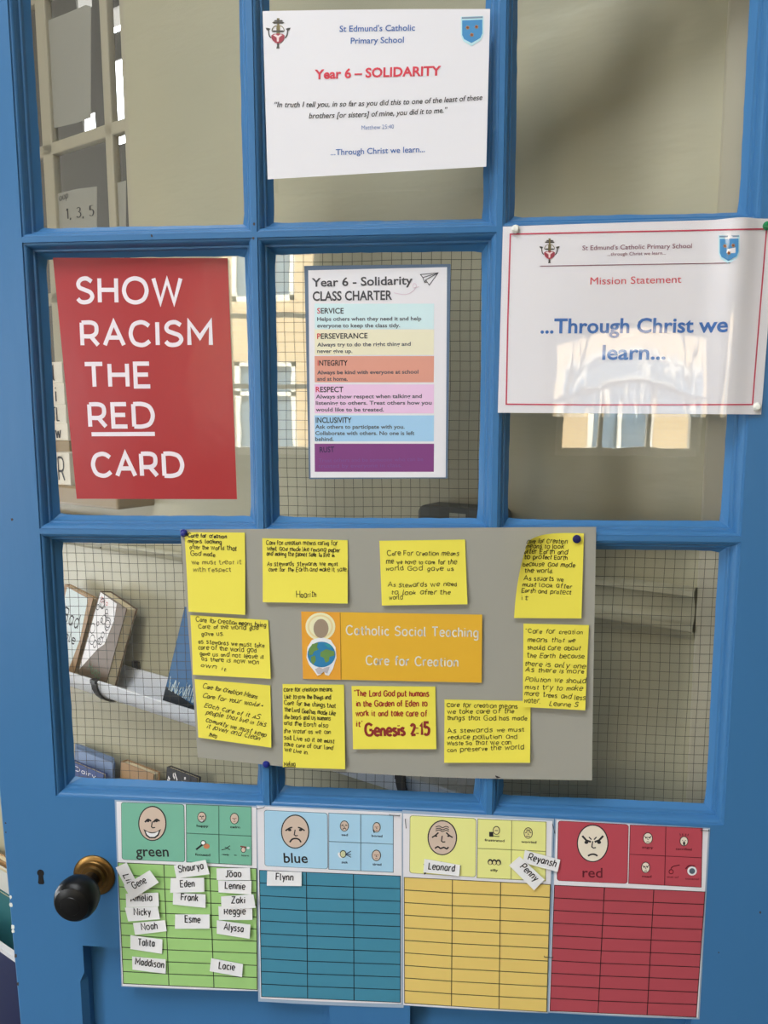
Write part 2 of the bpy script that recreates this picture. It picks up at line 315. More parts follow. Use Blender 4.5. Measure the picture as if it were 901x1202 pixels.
class Art(MB):
    """flat printing laid on a Sheet; every coordinate is a photo point"""
    def __init__(s, sheet): super().__init__(); s.s = sheet
    def P(s, pts, layer): return [s.s.p3(*q, layer) for q in pts]
    def poly(s, pts, mt, layer=1):
        q = [s.s.px(*p) for p in pts]; s.add(s.P(q, layer), [tuple(range(len(q)))], mt)
    def quad(s, c, mt, layer=1, n=(6, 6)):
        (ax, ay), (bx, by), (cx, cy), (dx, dy) = c; vs = []
        for j in range(n[1]+1):
            for i in range(n[0]+1):
                a, b = i/n[0], j/n[1]
                vs.append(s.s.px((ax*(1-a)+bx*a)*(1-b)+(dx*(1-a)+cx*a)*b, (ay*(1-a)+by*a)*(1-b)+(dy*(1-a)+cy*a)*b))
        w = n[0]+1
        s.add(s.P(vs, layer), [(j*w+i, (j+1)*w+i, (j+1)*w+i+1, j*w+i+1) for j in range(n[1]) for i in range(n[0])], mt)
    def ell(s, c, rx, ry, mt, layer=1, rot=0, n=28):
        s.poly([(c[0]+rx*cos(2*pi*k/n)*cos(rot)-ry*sin(2*pi*k/n)*sin(rot), c[1]+rx*cos(2*pi*k/n)*sin(rot)+ry*sin(2*pi*k/n)*cos(rot)) for k in range(n)], mt, layer)
    def ribbon(s, q, w, mt, layer, closed=False):
        """q in door-plane metres, w width in metres"""
        n = len(q)
        if n < 2: return
        L, R = [], []
        for i in range(n):
            a = q[i-1] if i else (q[-2] if closed else None); b = q[i+1] if i < n-1 else (q[1] if closed else None); p = q[i]
            def nrm(u, v):
                dx, dz = v[0]-u[0], v[1]-u[1]; l = math.hypot(dx, dz) or 1e-9; return (-dz/l, dx/l)
            if a is None: m_ = nrm(p, b)
            elif b is None: m_ = nrm(a, p)
            else:
                n1, n2 = nrm(a, p), nrm(p, b); mx, mz = n1[0]+n2[0], n1[1]+n2[1]; l = math.hypot(mx, mz)
                if l < .3: m_ = n1
                else:
                    mx, mz = mx/l, mz/l; k = min(1/max(mx*n1[0]+mz*n1[1], .3), 2.2); m_ = (mx*k, mz*k)
            L.append((p[0]+m_[0]*w/2, p[1]+m_[1]*w/2)); R.append((p[0]-m_[0]*w/2, p[1]-m_[1]*w/2))
        s.add(s.P(L+R, layer), [(i, i+1, n+i+1, n+i) for i in range(n-1)], mt)
    def line(s, pts, w, mt, layer=2, smooth=False):
        """w in photo pixels"""
        if smooth: pts = crom([tuple(p) for p in pts])
        else:
            o_ = [tuple(pts[0])]
            for (x0, y0), (x1, y1) in zip(pts, pts[1:]):
                k = max(1, int(math.hypot(x1-x0, y1-y0)/9)); o_ += [(x0+(x1-x0)*i/k, y0+(y1-y0)*i/k) for i in range(1, k)]+[(x1, y1)]
            pts = o_
        q = [s.s.px(*p) for p in pts]
        a, b = s.s.px(*pts[0]), s.s.px(pts[0][0]+1, pts[0][1]); k = math.hypot(a[0]-b[0], a[1]-b[1])
        s.ribbon(q, w*k, mt, layer, closed=pts[0] == pts[-1])
    def _base(s, base, cap):
        q = [s.s.px(*p) for p in base]
        a, b = s.s.px(base[0][0], base[0][1]), s.s.px(base[0][0], base[0][1]-cap); H = math.hypot(a[0]-b[0], a[1]-b[1])
        if len(q) == 2: B = lambda t: (q[0][0]+(q[1][0]-q[0][0])*t, q[0][1]+(q[1][1]-q[0][1])*t)
        else:
            c = (2*q[1][0]-(q[0][0]+q[2][0])/2, 2*q[1][1]-(q[0][1]+q[2][1])/2)
            B = lambda t: tuple(q[0][j]*(1-t)**2+2*c[j]*t*(1-t)+q[2][j]*t*t for j in (0, 1))
        def F(t, h):
            p = B(t); e = .01; p1, p2 = B(t-e), B(t+e); dx, dz = p2[0]-p1[0], p2[1]-p1[1]; l = math.hypot(dx, dz)
            return (p[0]-dz/l*h*H, p[1]+dx/l*h*H)
        return F, H, math.hypot(q[-1][0]-q[0][0], q[-1][1]-q[0][1])
    def print_(s, txt, base, cap, mt, bold=0, shear=0, layer=2, first=None):
        F, H, W = s._base(base, cap)
        vs, fs, w = font_mesh(txt, bold, shear)
        if first:
            v1, f1, w1 = font_mesh(txt[0], bold, shear); v2, f2, w2 = font_mesh(txt[1:], bold, shear)
            s.add(s.P([F(x/w, y) for x, y in v1], layer), f1, first)
            s.add(s.P([F((x+w-w2)/w, y) for x, y in v2], layer), f2, mt)
        else: s.add(s.P([F(x/w, y) for x, y in vs], layer), fs, mt)
    def pen(s, txt, base, cap, mt, wpx=1.0, jit=0, slant=0, layer=2, gap=1.5, seed=0, n=4):
        """single-line lettering; cap = height of a capital in photo pixels, wpx = pen width in photo pixels"""
        F, H, W = s._base(base, cap); rd = random.Random(hash_(txt)+seed)
        x = 0; L = []
        for ch in txt:
            adv, st = glyph(ch, n); sc = 1+jit*rd.uniform(-.25, .25); dy = jit*rd.uniform(-1.3, 1.3); sh = slant+jit*rd.uniform(-.16, .16)
            for q in st: L.append([(x+a*sc+b*sh+jit*rd.uniform(-.35, .35), b*sc+dy+jit*rd.uniform(-.35, .35)) for a, b in q])
            x += adv*sc+gap+jit*rd.uniform(-.7, .7)
        if not L: return
        x0 = min(p[0] for q in L for p in q); x1 = max(p[0] for q in L for p in q)
        pw = wpx*H/cap
        for q in L: s.ribbon([F((a-x0)/(x1-x0), b/15) for a, b in q], pw, mt, layer, closed=(q[0] == q[-1]))
def hash_(t):
    h = 7
    for c in t: h = (h*31+ord(c)) % 100003
    return h
def off(ox, oy, sc): return lambda *p: [(ox+a/sc, oy+b/sc) for a, b in p]

# ================================================================== STRUCTURE: the room
HX, HY = 1.03, 0.07                                 # hinge line where the opened door meets the wall it is folded back against
WA = math.radians(28.5)
DL = Vector((-cos(WA), sin(WA), 0)); NO = Vector((-sin(WA), -cos(WA), 0))
def W(s, o, z):                                     # wall frame: s along the wall from the hinge, o out of the wall, z height
    p = Vector((HX, HY, 0)) + DL*s + NO*o; return (p.x, p.y, z)
def upw(u, v, o=0.0):                               # photo point -> (s, z) on the wall at distance o in front of it
    r = ray(u, v); a = Vector((HX, HY, 0)) + NO*o
    t = (a - CAM).dot(NO)/r.dot(NO); p = CAM + r*t
    return ((p - a).dot(DL), p.z + ZB)
def cells(b, fn, x0, x1, z0, z1, t0, t1, holes, mt):
    """a wall slab with rectangular openings"""
    xs = sorted({x0, x1, *[h[0] for h in holes], *[h[1] for h in holes]}); zs = sorted({z0, z1, *[h[2] for h in holes], *[h[3] for h in holes]})
    for i in range(len(xs)-1):
        for j in range(len(zs)-1):
            cx, cz = (xs[i]+xs[i+1])/2, (zs[j]+zs[j+1])/2
            if any(h[0] < cx < h[1] and h[2] < cz < h[3] for h in holes): continue
            b.box((xs[i], t0, zs[j]), (xs[i+1], t1, zs[j+1]), mt, fn)
def struct(o): o['kind'] = 'structure'; return o
FLOORM = M('dark_vinyl_floor', (66, 63, 60), .45, mottle=.1)
CEIL = M('ceiling_paint', (150, 148, 144), .8)
PLAST = M('room_wall_paint', (112, 109, 102), .7)
SEND = (HX-RXL)/cos(WA)+.12
# window opening in the folded-back wall: right edge just left of the upper left pane's cream strip
WS0, _ = upw(150, 130); WS1 = WS0 + 1.25
_, WSILL = upw(120, 566); WTOP = 3.05
b = MB(); cells(b, lambda x, y, z: W(x, -y, z), 0.0, SEND, 0, RZC, 0, .16, [(WS0, WS1, WSILL, WTOP)], CREAM)
struct(b.build('wall_back'))
b = MB(); cells(b, lambda x, y, z: W(x, -y, z), -1.9, -1.12, 0, RZC, 0, .16, [], CREAM)
cells(b, lambda x, y, z: W(x, -y, z), -1.12, 0.0, 2.45, RZC, 0, .16, [], CREAM)
struct(b.build('wall_doorway'))
b = MB(); b.box((RXL-.3, RYB-.3, -.1), (RXR+.3, 3.9, 0), FLOORM); struct(b.build('floor'))
b = MB(); cells(b, lambda x, y, z: (x, z, RZC+y), RXL-.3, RXR+.3, RYB-.3, 3.9, 0, .1, [SKL], CEIL); struct(b.build('ceiling'))
b = MB(); b.box((SKL[0]-.1, SKL[3], RZC+.1), (SKL[1]+.1, SKL[3]+.1, RZC+1.75), CEIL); b.box((SKL[1], SKL[2]-.1, RZC+.1), (SKL[1]+.1, SKL[3], RZC+.9), CEIL); struct(b.build('wall_added_sunshade'))  # added upstands, out of view, keep direct sun out of the rooflight
b = MB(); cells(b, lambda x, y, z: (RXL-y, x, z), RYB-.2, 2.2, 0, RZC, 0, .2, [LW, LW2], PLAST); struct(b.build('wall_left'))
b = MB(); b.box((RXR, RYB-.2, 0), (RXR+.15, 1.2, RZC), PLAST); struct(b.build('wall_right'))
b = MB(); cells(b, lambda x, y, z: (x, RYB-y, z), RXL, RXR, 0, RZC, 0, .2, [RW1, RW2], PLAST); struct(b.build('wall_rear'))
# corridor beyond the doorway
b = MB(); b.box((1.05, .9, 0), (RXR, 1.0, RZC), PLAST); struct(b.build('wall_corridor'))
# door frame post beside the hinge, seen through the right-hand panes
pa, pz = upw(850, 130); pb = pa - .013
b = MB(); b.box((-.02, -.016, 0), (pa, .0, 2.5), CREAMF, lambda x, y, z: W(x, -y, z))
struct(b.build('trim_1', bevel=.003))
# rear and left windows: white frames with glazing bars
def sash(name, fn, x0, x1, z0, z1, nx, nz, mt, fw=.045, bar=.025, d=.05):
    b = MB()
    for lo, hi in (((x0, 0, z0), (x0+fw, d, z1)), ((x1-fw, 0, z0), (x1, d, z1)), ((x0+fw, 0, z0), (x1-fw, d, z0+fw)), ((x0+fw, 0, z1-fw), (x1-fw, d, z1))): b.box(lo, hi, mt, fn)
    for i in range(1, nx):
        x = x0+(x1-x0)*i/nx; b.box((x-bar/2, .008, z0+fw), (x+bar/2, d-.008, z1-fw), mt, fn)
    for j in range(1, nz):
        z = z0+(z1-z0)*j/nz; b.box((x0+fw, .008, z-bar/2), (x1-fw, d-.008, z+bar/2), mt, fn)
    o = struct(b.build(name)); return o
sash('window_2', lambda x, y, z: (x, RYB-.12+y, z), *RW1, 2, 3, WHITEP)
sash('window_3', lambda x, y, z: (x, RYB-.12+y, z), *RW2, 3, 2, WHITEP)
sash('window_4', lambda x, y, z: (RXL-.12+y, x, z), *LW, 4, 2, WHITEP)
sash('window_5_added', lambda x, y, z: (RXL-.12+y, x, z), *LW2, 2, 2, WHITEP)  # frame of the added, unseen window that brightens the wall behind

# ------------------------------------------------------------------ window in the folded-back wall, and the room beyond it
b = MB(); fn = lambda x, y, z: W(x, -y, z)
s_r, s_l = WS0, WS1
bar1s = upw(117, 130)[0]; barz = upw(97, 156)[1]; barz2 = upw(60, 348)[1]
lft = upw(44, 130)[0]
def fbar(s0, s1, z0, z1, y0=.020, y1=.040): b.box((min(s0, s1), y0, min(z0, z1)), (max(s0, s1), y1, max(z0, z1)), CREAMF, fn)
fbar(s_r, s_r+.02, WSILL, WTOP, .004, .045); fbar(s_l-.05, s_l, WSILL, WTOP, .004, .045); fbar(s_r, s_l, WTOP-.05, WTOP, .004, .045); fbar(s_r, s_l, WSILL, WSILL+.03, .004, .045)
fbar(bar1s-.013, bar1s+.013, WSILL, WTOP); fbar(lft-.02, lft+.02, WSILL, WTOP)
fbar(2*lft-bar1s-.013, 2*lft-bar1s+.013, WSILL, WTOP)
for z in (barz, barz2, 2*barz-barz2): fbar(s_r, s_l, z-.014, z+.014)
win = struct(b.build('window_1', bevel=.003))
b = MB(); b.box((s_r+.02, .030, WSILL+.03), (s_l-.05, .033, WTOP-.05), GLASS, fn); b.build('window_glazing', win)
WOOD = M('varnished_wood', (150, 128, 92), .45, k=.95, bump=((6, 60, 60), .3, .001), mottle=.12)
b = MB(); b.box((WS0-.035, -.10, WSILL-.045), (WS1+.03, .03, WSILL), WOOD, fn); struct(b.build('trim_2', bevel=.006))
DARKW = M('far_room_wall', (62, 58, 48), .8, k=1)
FR = 1.7                                            # depth of the room beyond the window
b = MB()
fx0, fx1 = WS0-1.0, WS1+.6
hs = []
for (u0, v0, u1, v1) in ((88, -22, 108, 8), (126, 13, 152, 31), (128, 74, 152, 140), (97, 136, 112, 150), (131, 155, 152, 166), (59.5, 178, 64, 230), (132, 186, 136.5, 215)):
    r0, r1 = upw(u0, v0, -FR), upw(u1, v1, -FR); hs.append((min(r0[0], r1[0]), max(r0[0], r1[0]), min(r0[1], r1[1]), max(r0[1], r1[1])))
fx0 = min([WS0-.3]+[h[0]-.6 for h in hs]); fx1 = max(h[1] for h in hs)+.5
FZC = max(h[3] for h in hs)+.3
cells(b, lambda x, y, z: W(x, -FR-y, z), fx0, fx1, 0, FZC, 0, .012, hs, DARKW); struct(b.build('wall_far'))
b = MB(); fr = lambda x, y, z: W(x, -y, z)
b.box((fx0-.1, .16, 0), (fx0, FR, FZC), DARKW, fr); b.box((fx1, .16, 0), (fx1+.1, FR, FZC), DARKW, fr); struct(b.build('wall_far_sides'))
b = MB(); b.box((fx0, .16, FZC), (fx1, FR+.1, FZC+.1), DARKW, fr); (b.box((fx0, .0, RZC+.1), (fx1, .16, FZC+.1), DARKW, fr) if FZC > RZC else None); b.box((fx0-2, FR+.1, FZC), (fx1+2.5, FR+.85, FZC+.1), DARKW, fr); struct(b.build('ceiling_far_and_sunshade'))  # last box is an added unseen overhang shading the far openings from sun

# ================================================================== STRUCTURE: the door
LX, M1, M2, RX = 0.0, 0.30549, 0.61049, 0.91641
Z1, Z2, Z3, ZT = 0.0, -0.38055, -0.76172, 0.38055
T = .045; FL = .0035; GD = .027
ZTOP, ZBOT = .50, -1.862
def ledge(z): return -.0848 + (z+.786)*(-.0195)
prof = [(0, 0), (.0006, .0022), (.0026, .0026), (.0040, .0040), (.0054, .0074), (.0062, .0108), (.0066, .0132), (.0088, .0135), (.0094, .0146), (.0100, .0185), (.0160, GD)]
cols = [(LX, M1-FL), (M1+FL, M2-FL), (M2+FL, RX)]; rows = [(Z1+FL, ZT), (Z2+FL, Z1-FL), (Z3, Z2-FL)]
D = MB()
def zb(p): return (p[0], p[1], p[2]+ZB)
def slab(x0, x1, z0, z1, y0, y1): D.box((x0, y0, z0+ZB), (x1, y1, z1+ZB), BLUE)
# left stile: front face with a slightly tapering lock edge and a stopped chamfer low on the inner edge
ZR = up(97, 1110)[1]; XI = up(97.5, 1118)[0]; RD = .022
zc0, zc1 = up(98, 1141)[1], up(92, 1152)[1]
n = 24
fr_ = []
zl = [ZTOP-(ZTOP-ZBOT)*i/n for i in range(n+1)]
inner = [(LX, ZTOP), (LX, Z3), (XI, Z3), (XI, zc0), (XI-.007, zc1), (XI-.007, ZBOT)]
outer = [(ledge(z)+.003, z) for z in reversed(zl)]
D.add([zb((x, 0, z)) for x, z in inner+outer], [tuple(range(len(inner)+len(outer)))], BLUE)
vs = []
for z in zl: vs += [zb((ledge(z)+.003, 0, z)), zb((ledge(z), .003, z)), zb((ledge(z)-.002, T, z)), zb((LX, T, z))]
D.add(vs, [(i*4+k, i*4+k+1, i*4+k+5, i*4+k+4) for i in range(n) for k in range(3)], BLUE)
# reveals of the lower left panel: square edge, then the stopped chamfer
D.add([zb(p) for p in ((XI, 0, ZR), (XI, 0, zc0), (XI, RD, zc0), (XI, RD, ZR))], [(0, 1, 2, 3)], BLUE)
D.add([zb(p) for p in ((XI, 0, zc0), (XI-.007, 0, zc1), (XI, .010, zc1), (XI, RD, zc1), (XI, RD, zc0))], [(0, 1, 2), (0, 2, 3, 4)], BLUE)
D.add([zb(p) for p in ((XI-.007, 0, zc1), (XI-.007, 0, ZBOT), (XI, .010, ZBOT), (XI, .010, zc1), (XI, RD, zc1), (XI, RD, ZBOT))], [(0, 1, 2, 3), (3, 2, 5, 4)], BLUE)
slab(RX, 1.02, ZBOT, ZTOP, 0, T)                                    # hanging stile
slab(LX, RX, ZT, ZTOP, 0, T)                                        # top rail
slab(XI, RX, ZR, Z3, 0, T)                                          # lock rail
XR = RX-(XI-LX)
slab(XR, RX, ZBOT, ZR, 0, T)
MU1 = up(481, 1190)[0]; MU0 = MU1-.115
slab(MU0, MU1, ZBOT+.2, ZR, 0, T)                                   # centre muntin of the lower panels
slab(XI, XR, ZBOT, ZBOT+.2, 0, T)                                   # bottom rail
slab(XI-.01, MU0+.01, ZBOT+.15, ZR+.01, RD, RD+.012); slab(MU1-.01, XR+.01, ZBOT+.15, ZR+.01, RD, RD+.012)
for xm in (M1, M2):                                                  # glazing bars
    slab(xm-FL, xm+FL, Z3, ZT, 0, GD+.006); slab(xm-.0135, xm+.0135, Z3, ZT, GD+.005, T)
for zm in (Z1, Z2):
    slab(LX, RX, zm-FL, zm+FL, .0002, GD+.006); slab(LX, RX, zm-.0135, zm+.0135, GD+.005, T-.0005)
rd = random.Random(3)
for (x0, x1) in cols:
    for (z0, z1) in rows:
        N = 26; pts = []
        for i in range(N): pts.append(('b', i/N))
        for i in range(N): pts.append(('r', i/N))
        for i in range(N): pts.append(('t', i/N))
        for i in range(N): pts.append(('l', i/N))
        V = []
        noise = [rd.uniform(-1, 1) for _ in pts]
        for k, (wd, dp) in enumerate(prof):
            for q, (sd, f) in enumerate(pts):
                j = 0
                if k >= len(prof)-1: j = .00035*noise[q]+.0005*sin(q*.21+x0*40+z0*9)
                wq = wd+j; a0, a1, c0, c1 = x0+wq, x1-wq, z0+wq, z1-wq
                if k >= len(prof)-1:                                 # putty fills the corners a little
                    e = max(0, .045-min(f, 1-f))/.045*.0018
                else: e = 0
                if sd == 'b': p = (a0+(a1-a0)*f, dp, c0+e)
                elif sd == 'r': p = (a1-e, dp, c0+(c1-c0)*f)
                elif sd == 't': p = (a1-(a1-a0)*f, dp, c1-e)
                else: p = (a0+e, dp, c1-(c1-c0)*f)
                V.append(zb(p))
        n4 = 4*N
        D.add(V, [(k*n4+q, k*n4+(q+1) % n4, (k+1)*n4+(q+1) % n4, (k+1)*n4+q) for k in range(len(prof)-1) for q in range(n4)], BLUE)
door = struct(D.build('door_1', base=(.46, .02, 0)))
WIRE = M('wire_in_glass', (58, 56, 46), .5)
for ci, (x0, x1) in enumerate(cols):
    for ri, (z0, z1) in enumerate(rows):
        g = MB(); g.box((x0+.010, GD-.0005, z0+.010+ZB), (x1-.010, GD+.0035, z1-.010+ZB), GLASS)
        p = g.build('glass_pane', door)
        if ri == 2 or (ri == 1 and ci == 1):                         # wired glass
            wm = MB(); sp = .0127; rr = random.Random(ci*7+ri)
            def wv(a): return .0006*sin(a*37+ci*2.1)+rr.uniform(-.00018, .00018)
            x = x0+.012+rr.uniform(0, .01); zz = [z0+.011+(z1-z0-.022)*i/16 for i in range(17)]
            while x < x1-.011:
                wm.tube([(x+wv(z), GD+.0015, z+ZB) for z in zz], .00032, WIRE, 4); x += sp
            z = z0+.012+rr.uniform(0, .01); xx = [x0+.011+(x1-x0-.022)*i/14 for i in range(15)]
            while z < z1-.011:
                wm.tube([(x_, GD+.0018, z+wv(x_)+ZB) for x_ in xx], .00032, WIRE, 4); z += sp
            wm.build('wire_mesh', p)
# knob, rose and keyhole
BRASS = M('aged_brass', (128, 98, 56), .38, metal=1, k=.8); EBON = M('black_ebonised_wood', (10, 9, 9), .4, k=1, spec=.35)
rx, rz = up(111, 1027); kc = up(91, 1050, -.055)
b = MB(); b.lathe([(.0305, 0), (.0305, .0022), (.0285, .004), (.0235, .0048), (.0225, .0062), (.018, .0064), (.0165, .010), (.012, .0105)], (rx, 0, rz+ZB), (0, -1, 0), BRASS)
rose = b.build('knob_rose', door); rose['label'] = 'aged brass round backplate'
b = MB(); b.lathe([(.0115, .004), (.0115, .020), (.0135, .028), (.0235, .034), (.0285, .042), (.0302, .050), (.0296, .057), (.0268, .0635), (.0240, .0655), (.0236, .0668), (.0180, .0695), (.0135, .0703), (.0128, .0712), (.006, .0722), (.001, .0724)], (rx, 0, rz+ZB), (0, -1, 0), EBON, 48)
knob = b.build('door_knob', door); knob['label'] = 'black turned round knob'
kx, kz = up(48, 1029); b = MB()
HOLE = M('keyhole_dark', (14, 12, 12), .8, k=1)
K = [(kx+.0052*cos(t), kz+.0058+.0052*sin(t)) for t in [(-50+ i*280/20)*pi/180 for i in range(21)]]
K += [(kx-.0036, kz-.003), (kx-.0048, kz-.0095), (kx-.003, kz-.0115), (kx+.003, kz-.0115), (kx+.0048, kz-.0095), (kx+.0036, kz-.003)]
nk = len(K); b.add([zb((x, -.0006, z)) for x, z in K]+[zb((x, .001, z)) for x, z in K], [tuple(range(nk))]+[(i, (i+1) % nk, nk+(i+1) % nk, nk+i) for i in range(nk)], HOLE)
b.build('keyhole', door)
b = MB(); NAIL = M('bare_wood_fleck', (60, 50, 44), .7); CHIP = M('white_undercoat', (222, 218, 210), .6); r_ = random.Random(11)
for u, v, R_, mt in ((298, 263, .0016, NAIL), (297, 279.5, .0016, NAIL), (178, 277, .0014, NAIL), (6.5, 966, .0012, NAIL), (7, 977, .0012, NAIL), (14, 610, .0018, NAIL), (892, 1071, .0016, NAIL), (843, 1118, .0009, NAIL), (118, 643, .0011, NAIL), (12.5, 1053, .0022, CHIP), (13, 1062, .0026, CHIP), (15, 1088, .0030, CHIP), (15.5, 1093, .0026, CHIP), (18.5, 1122, .0024, NAIL), (21, 1155, .0022, NAIL)):
    x, z = up(u, v); q = [(x+R_*r_.uniform(.6, 1.2)*cos(i*pi/4), -.0003, z+R_*1.3*r_.uniform(.6, 1.2)*sin(i*pi/4)) for i in range(8)]
    b.add([zb(p) for p in q]+[zb((p[0], .0005, p[2])) for p in q], [tuple(range(8))]+[(i, (i+1) % 8, 8+(i+1) % 8, 8+i) for i in range(8)], mt)
b.build('paint_chips', door)

# building across the yard, seen mirrored in the panes
BRICK = bpy.data.materials.new('yellow_brick'); BRICK.use_nodes = True; nt = BRICK.node_tree
bt = nt.nodes.new('ShaderNodeTexBrick'); tc = nt.nodes.new('ShaderNodeTexCoord'); mp = nt.nodes.new('ShaderNodeMapping'); mp.inputs['Rotation'].default_value = (pi/2, 0, 0)
bt.inputs['Color1'].default_value = (.62, .46, .24, 1); bt.inputs['Color2'].default_value = (.55, .39, .2, 1); bt.inputs['Mortar'].default_value = (.5, .45, .36, 1); bt.inputs['Scale'].default_value = 4
nt.links.new(tc.outputs['Object'], mp.inputs[0]); nt.links.new(mp.outputs[0], bt.inputs['Vector']); nt.links.new(bt.outputs['Color'], nt.nodes['Principled BSDF'].inputs['Base Color'])
BY = -12.0
bld = empty('brick_building', (.5, BY, 0)); tag(bld, 'sunlit yellow brick building with white windows mirrored in the door panes', 'building')
wins = [(x, z) for x in (-5.6, -3.2, -1.15, 2.9, 4.6, 6.8) for z in (1.0, 3.6)]
b = MB(); cells(b, lambda x, y, z: (x, BY-y, z), -9, 11, 0, 7, 0, .3, [(x, x+1.1, z, z+1.6) for x, z in wins], BRICK); b.build('wall', bld)
YGL = M('yard_window_glass', (90, 110, 125), .1)
for x, z in wins:
    f = MB()
    for lo, hi in (((x, 0, z), (x+.09, .08, z+1.6)), ((x+1.01, 0, z), (x+1.1, .08, z+1.6)), ((x, 0, z), (x+1.1, .08, z+.09)), ((x, 0, z+1.51), (x+1.1, .08, z+1.6)), ((x+.52, 0, z), (x+.58, .08, z+1.6)), ((x, 0, z+1.0), (x+1.1, .08, z+1.07))):
        f.box(lo, hi, WHITEP, lambda a, c, d: (a, BY-.1+c, d))
    f.box((x, -.05, z), (x+1.1, -.03, z+1.6), YGL, lambda a, c, d: (a, BY-.1+c, d))
    f.build('window', bld)
b = MB(); b.box((-14, BY-3, -.3), (16, RYB-.3, -.12), M('yard_paving', (150, 145, 135), .9)); struct(b.build('ground'))

# ================================================================== PAPERS ON THE DOOR
def crest(a, P, l=2):
    """small crest: double-barred gold cross, side horns, red bowl with a white Y"""
    GO = M('crest_gold', (112, 100, 62), .6); DK = M('crest_dark', (70, 66, 60), .6); RE = M('crest_red', (150, 52, 66), .6); PK = M('crest_pink', (232, 196, 196), .6)
    k = P[2]; f = lambda *q: [(P[0]+(x-365)*k, P[1]+(y-150)*k) for x, y in q]
    a.poly(f((345, 165), (350, 150), (382, 150), (388, 165), (380, 180), (382, 250), (392, 262), (392, 385), (342, 385), (342, 262), (352, 250), (354, 180)), GO, l)
    for y, h, x0, x1 in ((188, 11, 302, 440), (215, 14, 280, 456), (338, 12, 276, 458)): a.poly(f((x0, y), (x0+22, y-h), (x1-22, y-h), (x1, y), (x1-22, y+h), (x0+22, y+h)), DK, l)
    for sx in (-1, 1):
        a.line(f(*[(365+sx*x, y) for x, y in ((24, 255), (62, 275), (84, 310), (88, 340))]), 10*k, GO, l, True)
        a.line(f(*[(365+sx*x, y) for x, y in ((100, 432), (124, 405), (134, 360), (138, 320))]), 17*k, DK, l, True)
        a.poly(f(*[(365+sx*x, y) for x, y in ((112, 302), (138, 292), (178, 288), (166, 318), (142, 332), (122, 322))]), DK, l)
    a.poly(f((268, 400), (300, 378), (365, 372), (430, 378), (460, 400), (455, 440), (435, 475), (400, 505), (362, 516), (325, 505), (292, 475), (272, 440)), RE, l+1)
    a.poly(f((330, 385), (365, 405), (400, 385), (430, 392), (380, 432), (376, 490), (350, 490), (346, 432), (295, 396)), PK, l+2)
    a.poly(f((345, 512), (380, 512), (378, 550), (386, 585), (340, 585), (350, 550)), DK, l)
def shield(a, x, y, sx, sy, sk=0, l=2):
    f = lambda *q: [(x+p*sx, y+r*sy+p*sk) for p, r in q]
    out = ((-.06, -.16), (1.06, -.16), (1.06, .62), (.93, .88), (.47, 1.13), (.06, .9), (-.06, .66))
    a.poly(f(*out), M('shield_edge', (176, 212, 232), .6), l)
    a.poly(f((-.02, -.14), (1.02, -.14), (1.02, -.06), (-.02, -.06)), M('shield_band', (120, 140, 160), .6), l+1)
    a.poly(f((0, 0), (1, 0), (1, .6), (.9, .8), (.46, 1), (.1, .82), (0, .64)), M('shield_blue', (58, 128, 178), .6), l+1)
    for p, r in ((.27, .33), (.71, .31), (.48, .65)):
        c = f((p, r))[0]; R = .12*sx
        a.poly([(c[0]+R*(1 if i % 2 else .6)*cos(i*pi/5), c[1]+R*(1 if i % 2 else .6)*sin(i*pi/5)) for i in range(10)], M('flower_gold', (168, 130, 66), .6), l+2)
        a.ell(c, R*.5, R*.5, M('flower_red', (120, 60, 40), .6), l+3, n=10)
BLUETXT = M('blue_print', (58, 96, 158), .6); REDTXT = M('red_print', (196, 52, 68), .6); DKBLUE = M('dark_blue_print', (70, 96, 150), .6)

# --- solidarity prayer sheet across the top middle pane
sh = Sheet([(308, 13), (575, 10.5), (570.5, 195.5), (314, 210.5)], -.0008, lambda a, b: .001+.012*a*a*(.5+.5*b)+.003*sin(pi*a))
top = tag(sh.build('prayer_sheet', LPAPER, n=(24, 12)), 'white printed sheet headed Year 6 SOLIDARITY, curling off the top middle pane', 'poster')
o = off(290, 0, 2.9065); a = Art(sh)
a.print_("St Edmund's Catholic", o((315, 109), (572, 105)), 7.4, BLUETXT, .012); a.print_("Primary School", o((353, 150), (534, 146)), 7.4, BLUETXT, .012)
a.print_("Year 6 \u2013 SOLIDARITY", o((230, 270), (661, 257)), 11.2, REDTXT, .03)
a.print_("\u201cIn truth I tell you, in so far as you did this to one of the least of these", o((93, 366), (452, 360), (802, 341)), 6.6, INK, .008, .22)
a.print_("brothers [or sisters] of mine, you did it to me.\u201d", o((210, 404), (450, 397), (683, 384)), 6.6, INK, .008, .22)
a.print_("Matthew 25:40", o((390, 443), (500, 439)), 5.2, M('pale_blue_print', (112, 130, 172), .6))
a.print_("...Through Christ we learn...", o((285, 530), (606, 519)), 7.2, BLUETXT, .01)
a.build('lettering', top)
a = Art(sh); crest(a, (326.3, 21.5, .0817)); a.build('crest', top)
a = Art(sh); shield(a, 542.2, 24.2, 23.6, 27, -.9); a.build('shield', top)

